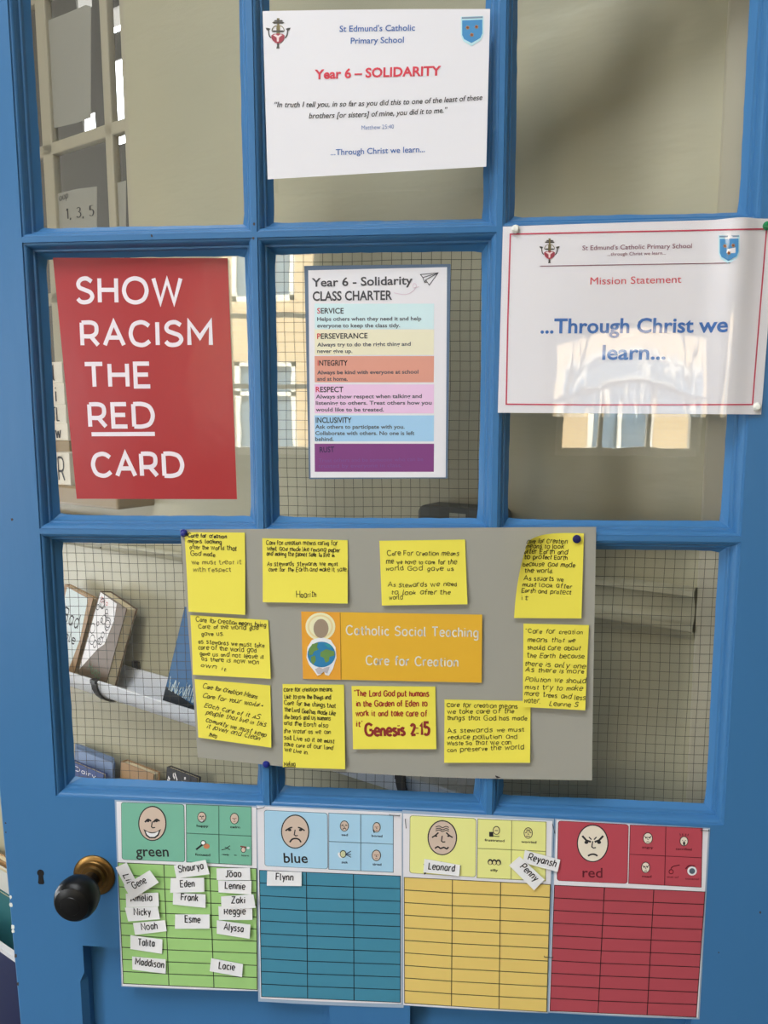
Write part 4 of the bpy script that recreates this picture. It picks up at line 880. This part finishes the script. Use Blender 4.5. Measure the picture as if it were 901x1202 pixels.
chart('yellow', 'yellow feelings chart with three name slips on its upper half', [(473, 955), (648, 964), (641.5, 1188.5), (473.2, 1179.5)], y1((85, 110), (405, 125), (403, 408), (83, 388)), y1((412, 127), (740, 142), (737, 425), (408, 410)), (.497, .5), (518.9, 983), (17.3, 20.6), 'worried', FACE, 'yellow', y1((150, 376), (330, 384)), 12.5,
      y1((58, 408), (760, 443), (742, 1055), (60, 1012)), ((.33, .33), (.66, .665)), (232, 230, 138), (216, 188, 106), [(472, 951), (650, 961), (643, 1189.5), (472, 1180)], ic_yellow, '')
r1 = off(630, 930, 3.325)
chart('red', 'red feelings chart with an angry face and no name slips', [(652.8, 962.5), (831, 973.5), (819, 1194.5), (644, 1187)], r1((82, 110), (358, 125), (353, 357), (77, 345)), r1((363, 127), (645, 140), (640, 370), (357, 355)), (.495, .5), (695.2, 989.5), (18.6, 22.2), 'angry', FACEL, 'red', r1((177, 330), (255, 332)), 12,
      r1((68, 362), (655, 388), (620, 877), (50, 852)), ((.332, .33), (.66, .665)), (172, 68, 80), (164, 68, 78), [(651, 961), (833, 972), (820.5, 1196.5), (642.5, 1188.5)], ic_red, '')

# name slips
SLIP = M('white_slip_paper', (220, 218, 226), .6)
def slip(o, txt, quad, base, label, layer=0, capx=7.6, wpx=1.1, shown=None, mark=None):
    q = o(*quad); y = -.0034-.0009*layer
    s = Sheet(q, y, lambda a, b: .0006+.0016*a*b+.0005*(1-b))
    ob = tag(s.build('name_slip', SLIP, n=(6, 3), thick=.00035), label, 'name slip', 'name slips on the feelings charts')
    a = Art(s); a.pen(txt, o(*base), capx, INK, wpx, .12, .1, gap=2.2, n=4)
    if mark: mark(a)
    a.build('lettering', ob)
slip(g2, 'Lili', ((28, 92), (92, 63), (187, 248), (122, 278)), ((72, 138), (106, 200)), 'tilted white slip half under the Gene slip', 1, 7)
slip(g2, 'Gene', ((76, 200), (228, 108), (281, 180), (122, 281)), ((138, 216), (213, 178)), 'diagonal white slip reading Gene', 3)
slip(g2, 'Amelia', ((88, 246), (278, 240), (283, 319), (90, 326)), ((118, 290), (244, 286)), 'white slip reading Amelia, its corner under the Gene slip', 0)
slip(g2, 'Nicky', ((82, 328), (275, 321), (290, 395), (102, 409)), ((138, 370), (236, 370)), 'white slip reading Nicky', 1)
slip(g2, 'Noah', ((130, 418), (318, 402), (328, 466), (142, 488)), ((183, 458), (275, 451)), 'white slip reading Noah', 0)
slip(g2, 'Talita', ((115, 490), (303, 515), (300, 599), (115, 571)), ((163, 547), (257, 555)), 'white slip reading Talita', 0)
slip(g2, 'Maddison', ((125, 615), (322, 632), (322, 716), (127, 692)), ((145, 660), (311, 681)), 'white slip reading Maddison', 0)
slip(g2, 'Shaurya', ((370, 80), (557, 48), (580, 131), (385, 156)), ((402, 118), (546, 98)), 'white slip reading Shaurya', 1)
slip(g2, 'Eden', ((352, 155), (547, 152), (549, 235), (348, 241)), ((410, 205), (492, 203)), 'white slip reading Eden', 1)
slip(g2, 'Frank', ((366, 240), (556, 250), (556, 329), (364, 309)), ((413, 282), (512, 289)), 'white slip reading Frank', 0)
slip(g2, 'Esme', ((378, 368), (580, 368), (580, 451), (376, 452)), ((437, 412), (526, 415)), 'white slip reading Esme', 0)
slip(g2, 'Joao', ((620, 97), (817, 95), (820, 166), (622, 165)), ((675, 145), (766, 145)), 'white slip reading Joao', 0, mark=lambda a: a.line(g2((692, 112), (700, 107), (706, 112), (714, 107)), .8, INK, 2))
slip(g2, 'Lennie', ((630, 168), (826, 170), (824, 251), (632, 238)), ((672, 213), (789, 221)), 'white slip reading Lennie', 0)
slip(g2, 'Reggie', ((632, 320), (830, 325), (832, 400), (635, 400)), ((668, 366), (792, 365)), 'white slip reading Reggie, its top under the Zaki slip', 0)
slip(g2, 'Zaki', ((647, 262), (838, 250), (850, 329), (650, 336)), ((710, 300), (789, 301)), 'white slip reading Zaki', 2)
slip(g2, 'Alyssa', ((622, 402), (820, 428), (815, 511), (622, 481)), ((665, 455), (778, 470)), 'white slip reading Alyssa', 1)
slip(g2, 'Lacie', ((590, 625), (776, 660), (770, 736), (580, 701)), ((635, 684), (728, 695)), 'white slip reading Lacie', 0)
slip(b1, 'Flynn', ((137, 420), (302, 425), (302, 492), (135, 490)), ((180, 460), (262, 464)), 'white slip reading Flynn on the blue chart', 0)
slip(y1, 'Leonard', ((155, 320), (327, 350), (322, 403), (150, 385)), ((175, 368), (301, 380)), 'white slip reading Leonard under the worried face', 0)
slip(y1, 'Reyansh', ((638, 278), (808, 325), (795, 383), (628, 338)), ((652, 322), (784, 358)), 'slanting white slip reading Reyansh', 0)
slip(y1, 'Penny', ((612, 308), (732, 420), (682, 471), (562, 352)), ((614, 360), (686, 428)), 'diagonal white slip reading Penny', 1)
# staples
STL = M('steel_staple', (70, 70, 74), .35, metal=1)
for (u0, v0, u1, v1), lb_ in (((301, 949.5), (310, 947.5), 'staple in the top left corner of the blue chart'),) and [((301, 949.5, 310, 947.5), 'staple at the top left corner of the blue chart'), ((457, 956.5, 469, 957.5), 'staple at the top right corner of the blue chart'), ((475.5, 962, 476.5, 972), 'upright staple at the top left corner of the yellow chart'), ((648.5, 968, 651, 978), 'upright staple at the top left corner of the red chart'), ((638.5, 1123, 649, 1124), 'staple halfway down the seam of the yellow and red charts'), ((822, 974.5, 832, 975), 'staple at the top right corner of the red chart')]:
    p, q = up(u0, v0, -.003), up(u1, v1, -.003); b = MB()
    b.tube([(p[0], -.0014, p[1]+ZB), (p[0], -.0036, p[1]+ZB), (q[0], -.0036, q[1]+ZB), (q[0], -.0014, q[1]+ZB)], .0005, STL, 5); tag(b.build('staple'), lb_, 'staple', 'staples in the charts')

# ================================================================== ON THE WALL BEHIND THE DOOR
# dado rail: top fillet, cove and lower bead
DZ = upw(760, 690, 0.02)[1]
pr = [(0, .006), (.020, .006), (.024, .003), (.024, -.004), (.020, -.006), (.0185, -.010), (.0135, -.020), (.0115, -.030), (.0125, -.039), (.0175, -.0455), (.0215, -.047), (.0235, -.051), (.0225, -.056), (.018, -.059), (.0095, -.060), (.008, -.066), (.004, -.072), (0, -.074)]
b = MB(); n = len(pr); s0, s1 = pa+.002, SEND
b.add([W(s, o_, DZ+z) for s in (s0, s1) for o_, z in pr], [(i, i+1, n+i+1, n+i) for i in range(n-1)]+[tuple(range(n)), tuple(range(2*n-1, n-1, -1))], CREAM, True)
rail = struct(b.build('trim_3'))
# gutters used as book shelves
GWH = M('white_gutter_plastic', (222, 224, 228), .3, k=.88); BKT = M('black_plastic', (30, 28, 28), .45, k=1)
GD_, GH = .112, .056
def gutter(z, s0, s1, clips, label):
    b = MB(); outer, inner = [], []
    for i in range(17):
        t = pi*i/16; outer.append((.006+GD_/2-GD_/2*cos(t), z-GH*sin(t))); inner.append((.006+GD_/2-(GD_/2-.003)*cos(t), z-(GH-.003)*sin(t)))
    P = outer+inner[::-1]; n = len(P); ss = [s0+(s1-s0)*i/6 for i in range(7)]
    vs = [W(s, o_, zz) for s in ss for o_, zz in P]
    fs = [(j*n+i, j*n+(i+1) % n, (j+1)*n+(i+1) % n, (j+1)*n+i) for j in range(6) for i in range(n)]
    for e in (0, 6): fs += [(e*n+i, e*n+i+1, e*n+n-2-i, e*n+n-1-i) for i in range(16)]
    b.add(vs, fs, GWH, True)
    b.tube([W(s0, GD_+.004, z), W(s1, GD_+.004, z)], .0035, GWH, 8)
    g = tag(b.build('book_gutter'), label, 'shelf', 'white gutters holding books along the cream wall')
    for cs in clips:
        c = MB(); prs = []
        for i in range(15):
            t = pi*i/14; prs.append((.006+GD_/2-(GD_/2+.0015)*cos(t), z-(GH+.0015)*sin(t), .006+GD_/2-(GD_/2+.006)*cos(t), z-(GH+.006)*sin(t)))
        vs = [W(s, *q) for s in (cs-.009, cs+.009) for p in prs for q in (p[:2], p[2:])]; n = 30; fs = []
        for i in range(14):
            a0, a1, b0, b1 = 2*i, 2*i+1, 2*i+2, 2*i+3
            fs += [(a0, a1, b1, b0), (n+a0, n+b0, n+b1, n+a1), (a1, n+a1, n+b1, b1), (a0, b0, n+b0, n+a0)]
        fs += [(0, n, n+1, 1), (28, 29, n+29, n+28)]
        c.add(vs, fs, BKT, True); c.box((cs-.011, .0005, z-.03), (cs+.011, .008, z+.016), BKT, lambda x, y, zz: W(x, y, zz))
        c.box((cs-.009, GD_+.002, z-.004), (cs+.009, GD_+.014, z+.006), BKT, lambda x, y, zz: W(x, y, zz))
        c.build('bracket', g)
    return g
GZ1 = upw(150, 812, .118)[1]; GZ2 = .70
gutter(GZ1, .45, 2.6, (upw(112, 805, .118)[0], .565, 2.3), 'white half-round gutter on the cream wall holding leaning picture books, black bracket')
gutter(GZ2, .30, 2.3, (.5, 1.25, 2.1), 'lowest white half-round gutter, under the one with the leaning picture books')
def gz(gz_, o_, th): return gz_-min((GH-.003)*math.sqrt(max(.02, 1-((q-.062)/.053)**2)) for q in (o_, o_-th))+.0008
PAGES = M('book_pages', (214, 200, 168), .8)
def book(label, s, o_, z, wd, ht, th, cover, tilt=0, lean=.12, yaw=0, art=None, group='books leaning in the wall gutters', pages=True):
    """a closed book standing on its lower corner; tilt in the plane of the wall (clockwise), lean back against it"""
    ex = -DL; ez = Vector((0, 0, 1)); eo = NO.copy()
    R = Matrix.Rotation(yaw, 3, ez); ex = R @ ex; eo = R @ eo
    R = Matrix.Rotation(-lean, 3, ex); ez = R @ ez; eo = R @ eo
    if (ez @ NO) > 0: R = Matrix.Rotation(2*lean, 3, ex); ez = R @ ez; eo = R @ eo
    R = Matrix.Rotation(tilt, 3, eo)
    if (R @ ez) @ (-DL) < 0 and tilt > 0 or (R @ ez) @ (-DL) > 0 and tilt < 0: R = Matrix.Rotation(-tilt, 3, eo)
    ex = R @ ex; ez = R @ ez
    O = Vector(W(s, o_, z))
    low = min(0, *(float((ex*a+eo*c).z) for a in (-wd/2, wd/2) for c in (-th, 0)))
    O.z -= low
    f = lambda x, y, zz: tuple(O + ex*x + eo*y + ez*zz)
    root = empty('picture_book', O); tag(root, label, 'book', group)
    b = MB(); ct = .0022
    b.box((-wd/2, -ct, 0), (wd/2, 0, ht), cover, f); b.box((-wd/2, -th, 0), (wd/2, -th+ct, ht), cover, f); b.box((-wd/2, -th, 0), (-wd/2+ct, 0, ht), cover, f)
    b.build('cover', root)
    if pages:
        p = MB(); p.box((-wd/2+ct, -th+ct, .003), (wd/2-.004, -ct, ht-.003), PAGES, f); p.build('page_block', root)
    if art:
        a = MB(); art(a, lambda *pts: [f(-wd/2+x*wd, .0004, y*ht) for x, y in pts], f); a.build('cover_art', root)
    return root
def fpoly(a, vs, mt): a.add(vs, [tuple(range(len(vs)))], mt)
def lines3(a, P, pts, w, mt):
    for (x0, y0), (x1, y1) in zip(pts, pts[1:]):
        dx, dy = x1-x0, y1-y0; l = math.hypot(dx, dy) or 1; nx, ny = -dy/l*w/2, dx/l*w/2
        fpoly(a, [tuple(Vector(q)+NO*.0004) for q in P((x0+nx, y0+ny), (x1+nx, y1+ny), (x1-nx, y1-ny), (x0-nx, y0-ny))], mt)
def pentext(a, P, t, x0, y0, x1, h, w, mt):
    x = 0; Ls = []
    for ch_ in t:
        adv, st = glyph(ch_, 3); Ls += [[(x+p[0], p[1]) for p in q] for q in st]; x += adv+1.5
    for q in Ls: lines3(a, P, [(x0+p[0]/x*(x1-x0), y0+p[1]/15*h) for p in q], w, mt)
def art_brown(a, P, f):
    fpoly(a, P((.02, .05), (.44, .40), (.62, .50), (.72, .80), (.66, .985), (.03, .99)), M('cover_white', (216, 212, 210), .5))
    r_ = random.Random(5); K_ = M('drawing_line', (60, 56, 56), .6)
    for k in range(26):
        cx, cy = r_.uniform(.08, .58), r_.uniform(.28, .9)
        if cy < .3+cx*.35: continue
        R_ = r_.uniform(.03, .075); q = [(cx+R_*cos(t*.7)*1.2, cy+R_*.8*sin(t*.7)) for t in range(10)]; lines3(a, P, q, .012, K_)
    pentext(a, P, 'Ella', .1, .9, .4, .05, .010, M('cover_pink', (190, 120, 116), .6))
    pentext(a, P, 'Hugo', .30, .12, .78, .10, .018, M('cover_green', (78, 104, 74), .6))
def art_white(a, P, f):
    fpoly(a, P((.1, .1), (.8, .1), (.92, .5), (.85, .97), (.1, .98)), M('cover_pale', (196, 206, 204), .5)); pentext(a, P, 'Bad', .2, .6, .8, .16, .02, INK); pentext(a, P, 'Tale', .2, .42, .82, .1, .016, INK)
def art_blue(a, P, f):
    fpoly(a, P((0, 0), (1, 0), (1, .09), (0, .16)), M('cover_night', (24, 34, 44), .5))
    c = P(*[(.42+.14*cos(t*pi/8), .62+.1*sin(t*pi/8)) for t in range(16)]); fpoly(a, c, M('cover_gold', (150, 122, 56), .4))
    lines3(a, P, [(.3, .64), (.54, .64)], .02, INK); lines3(a, P, [(.3, .59), (.54, .59)], .02, INK)
    r_ = random.Random(2); G = M('cover_frost', (186, 204, 206), .6)
    for k in range(40):
        x = r_.uniform(.05, .95); lines3(a, P, [(x, .14), (x+r_.uniform(-.05, .05), .14+r_.uniform(.04, .16))], .012, G)
def art_dai(a, P, f): pentext(a, P, 'Dairy', .12, .86, .8, .08, .014, M('lens_white', (232, 232, 228), .6))
def art_zebra(a, P, f):
    r_ = random.Random(9)
    for k in range(30):
        x, y = r_.uniform(.05, .9), r_.uniform(.6, .97); lines3(a, P, [(x, y), (x+r_.uniform(-.1, .1), y+r_.uniform(-.1, .05))], .03, M('cover_white', (216, 212, 210), .5))
BR_ = M('cover_brown', (92, 72, 50), .5); BR2 = M('cover_tan', (150, 118, 80), .5); BL_ = M('cover_blue', (32, 92, 138), .45); SL = M('cover_slate', (112, 132, 164), .5); NV_ = M('cover_navy', (44, 66, 120), .5); PT = M('cover_black', (40, 40, 44), .5)
sA, zA = upw(108, 800, .085)
book('brown picture book with a black and white drawing on its cover', sA+.004, .088, gz(GZ1, .088, .03), .122, .212, .030, BR_, tilt=.20, lean=.22, yaw=-.10, art=art_brown)
sB, zB = upw(66, 790, .085)
book('pale book with black title lettering, left of the brown picture book', sB, .082, gz(GZ1, .082, .016), .12, .218, .016, BR2, tilt=.17, lean=.22, art=art_white)
sC, zC = upw(222, 838, .085)
book('blue picture book with a gold badge, half behind the grey paper', sC, .088, gz(GZ1, .088, .012), .17, .215, .012, BL_, tilt=.16, lean=.2, art=art_blue)
zt = GZ2-.050
def bstand(label, u, v, o_, wd, th, cover, tilt=0, **k):
    s, z = upw(u, v, o_-.02); zt = gz(GZ2, o_, th); return book(label, s, o_, zt, wd, (z-zt)/cos(.12), th, cover, tilt, .12, **k)
for i, (dz, o_) in enumerate(((0, .030), (-.004, .038), (-.003, .046), (-.010, .054), (-.014, .062))):
    s, z = upw(112, 880, o_-.02); zt = gz(GZ2, o_, .006)
    book(('thin slate-blue book at the back of a packed row in the lowest gutter', 'thin slate-blue book second from the back of the packed row', 'thin slate-blue book in the middle of the packed row', 'thin slate-blue book second from the front of the packed row', 'thin slate-blue book at the front of the packed row')[i], s, o_, zt, .15, (z+dz-zt), .006, SL, 0, .10)
bstand('navy book with white title lettering in the lowest gutter', 104, 901, .088, .13, .012, NV_, art=art_dai)
bstand('tan book with a plain top in the lowest gutter', 161, 902, .062, .12, .020, BR2)
bstand('black and white patterned book in the lowest gutter', 212, 908, .066, .10, .012, PT, art=art_zebra)
# dark plastic wall box above the dado rail
s0, z0 = upw(490, 592, .055); s1, z1 = upw(585, 592, .055); sm, wm_ = (s0+s1)/2, abs(s0-s1)
b = MB(); r_ = .014; zb0 = DZ+.0062; h_ = z0-zb0; pts = []
for cx, cz, a0 in ((wm_/2-r_, h_-r_, 0), (-wm_/2+r_, h_-r_, 90)): pts += [(cx+r_*cos(math.radians(a0+18*i)), cz+r_*sin(math.radians(a0+18*i))) for i in range(6)]
pts += [(-wm_/2, 0), (wm_/2, 0)]; n = len(pts)
b.add([W(sm-x, o_, zb0+z) for o_ in (.001, .055) for x, z in pts], [tuple(range(n)), tuple(range(2*n-1, n-1, -1))]+[(i, (i+1) % n, n+(i+1) % n, n+i) for i in range(n)], M('charcoal_plastic', (70, 72, 68), .5))
wb_ = tag(b.build('wall_box', bevel=.003), 'charcoal rounded plastic box on the rail behind the centre pane', 'box')
b = MB(); l0, l1 = upw(527, 602, .056), upw(546, 611, .056); b.box((l1[0], .0545, l1[1]), (l0[0], .0557, l0[1]), M('pale_label', (168, 166, 150), .6), W); b.build('blank_label', wb_)
# stack of lettered blocks and a wooden board on the window sill
BLK = M('cream_block', (212, 204, 186), .6); SZ = WSILL
st, _ = upw(74, 500, .03); zs = [upw(74, v, .03)[1] for v in (524, 497, 475, 450, 425)]
zs[0] = SZ+.10
bb = MB(); bb.box((st-.05, -.004, SZ), (st+.05, .05, zs[0]), WOOD, W); tag(bb.build('wooden_plinth', bevel=.002), 'brown wooden block on the window sill under the lettered blocks', 'block')
for i, (t, lb_) in enumerate((('Sw', 'cream block lettered Sw, lowest of its stack'), ('RTL', 'cream block lettered RTL, second from the bottom of its stack'), ('Ti', 'cream block lettered Ti, second from the top of its stack'), ('Fl', 'cream block lettered Fl, topmost of its stack'))):
    b = MB(); z0, z1 = zs[i], zs[i+1]; b.box((st-.04+i*.003, 0, z0), (st+.04+i*.003, .045, z1), BLK, W); o_ = tag(b.build('letter_block', bevel=.0015), lb_, 'letter block', 'lettered blocks stacked on the window sill')
    a = MB(); P = lambda *q: [W(st+.04-x*.08+i*.003, .0456, z0+(z1-z0)*y) for x, y in q]; pentext(a, P, t, .12, .15, .7, .7, .06, INK); a.build('lettering', o_)
sr, _ = upw(88, 540, .06); b = MB(); b.box((sr-.03, .055, SZ), (sr+.03, .095, SZ+.075), BLK, W); o_ = tag(b.build('letter_block', bevel=.0015), 'cream block lettered R standing on the sill before the stack', 'letter block', 'lettered blocks stacked on the window sill')
a = MB(); P = lambda *q: [W(sr+.03-x*.06, .0956, SZ+.075*y) for x, y in q]; pentext(a, P, 'R', .25, .15, .75, .7, .07, INK); a.build('lettering', o_)
# papers stuck to the inside of the window
def wpaper(q, label, txt=None):
    pts = [upw(u, v, -.0295) for u, v in q]; b = MB(); n = len(pts)
    b.add([W(s, o_, z) for o_ in (-.0285, -.0295) for s, z in pts], [tuple(range(n)), tuple(range(2*n-1, n-1, -1))]+[(i, (i+1) % n, n+(i+1) % n, n+i) for i in range(n)], M('window_paper', (142, 140, 128), .8))
    ob = tag(b.build('window_paper'), label, 'paper', 'papers stuck on the window')
    if txt:
        a = MB()
        for t, (u0, v0), (u1, v1), cp, wp in txt:
            p0, p1 = upw(u0, v0, -.028), upw(u1, v1, -.028); x = 0; Ls = []
            h = abs(upw(u0, v0, -.028)[1]-upw(u0, v0-cp, -.028)[1])
            for ch_ in t:
                adv, stt = glyph(ch_, 3); Ls += [[(x+p[0], p[1]) for p in q_] for q_ in stt]; x += adv+2
            PP = lambda *q_: [W(p0[0]+(p1[0]-p0[0])*a_, -.0278, p0[1]+(p1[1]-p0[1])*a_+h*c_) for a_, c_ in q_]
            for q_ in Ls: lines3(a, PP, [(p[0]/x, p[1]/15) for p in q_], wp, INK)
        a.build('handwriting', ob)
wpaper([(48, 34), (55, 25), (78, 16), (101, 6), (107, 8), (107, 138), (92, 144), (53, 153)], 'large grey paper sheet taped in the upper window pane')
wpaper([(66, 228), (90, 222), (114, 219), (114, 275), (66, 282)], 'paper in the window with handwritten 1, 3, 5', [('oop', (70, 236), (81, 232), 8, .05), ('1, 3, 5', (78, 257), (112, 253), 12, .04)])
wpaper([(137, 215), (148, 212), (148, 275), (137, 277)], 'narrow edge of paper in the window beside the frame')
# navy crate of books on the floor, seen past the lock edge of the door
NB = M('navy_crate_plastic', (22, 34, 82), .35, k=1); s0 = 1.36; s1 = 2.15; CO = .21; CH = upw(4, 1120, CO+.006)[1]
cr = empty('book_crate', W((s0+s1)/2, CO/2, 0)); tag(cr, 'navy crate with a white rim standing on the floor by the cream wall', 'crate')
b = MB(); t = .004
for lo, hi in (((s0, .02, 0), (s1, .02+t, CH)), ((s0, CO-t, 0), (s1, CO, CH)), ((s0, .02+t, 0), (s0+t, CO-t, CH)), ((s1-t, .02+t, 0), (s1, CO-t, CH)), ((s0+t, .02+t, 0), (s1-t, CO-t, t))): b.box(lo, hi, NB, W)
b.build('body', cr)
b = MB()
for lo, hi in (((s0-.006, .014, CH), (s1+.006, .028, CH+.012)), ((s0-.006, CO-.008, CH), (s1+.006, CO+.006, CH+.012)), ((s0-.006, .028, CH), (s0+.008, CO-.008, CH+.012)), ((s1-.008, .028, CH), (s1+.006, CO-.008, CH+.012))): b.box(lo, hi, GWH, W)
b.build('rim', cr)
for i, (u, v, o_, wd, th, cm, lb_) in enumerate(((0, 1020, .10, .18, .014, M('cover_grey', (196, 194, 186), .5), 'pale grey book standing in the navy crate'), (9, 1052, .15, .10, .010, M('cover_teal', (44, 100, 104), .5), 'teal book standing in the navy crate'), (-14, 1000, .075, .24, .02, BR2, 'tan book at the back of the navy crate'))):
    s, z = upw(u, v, o_-.03); book(lb_, s, o_, .006, wd, (z-.006), th, cm, 0, .08, group='books in the navy crate')
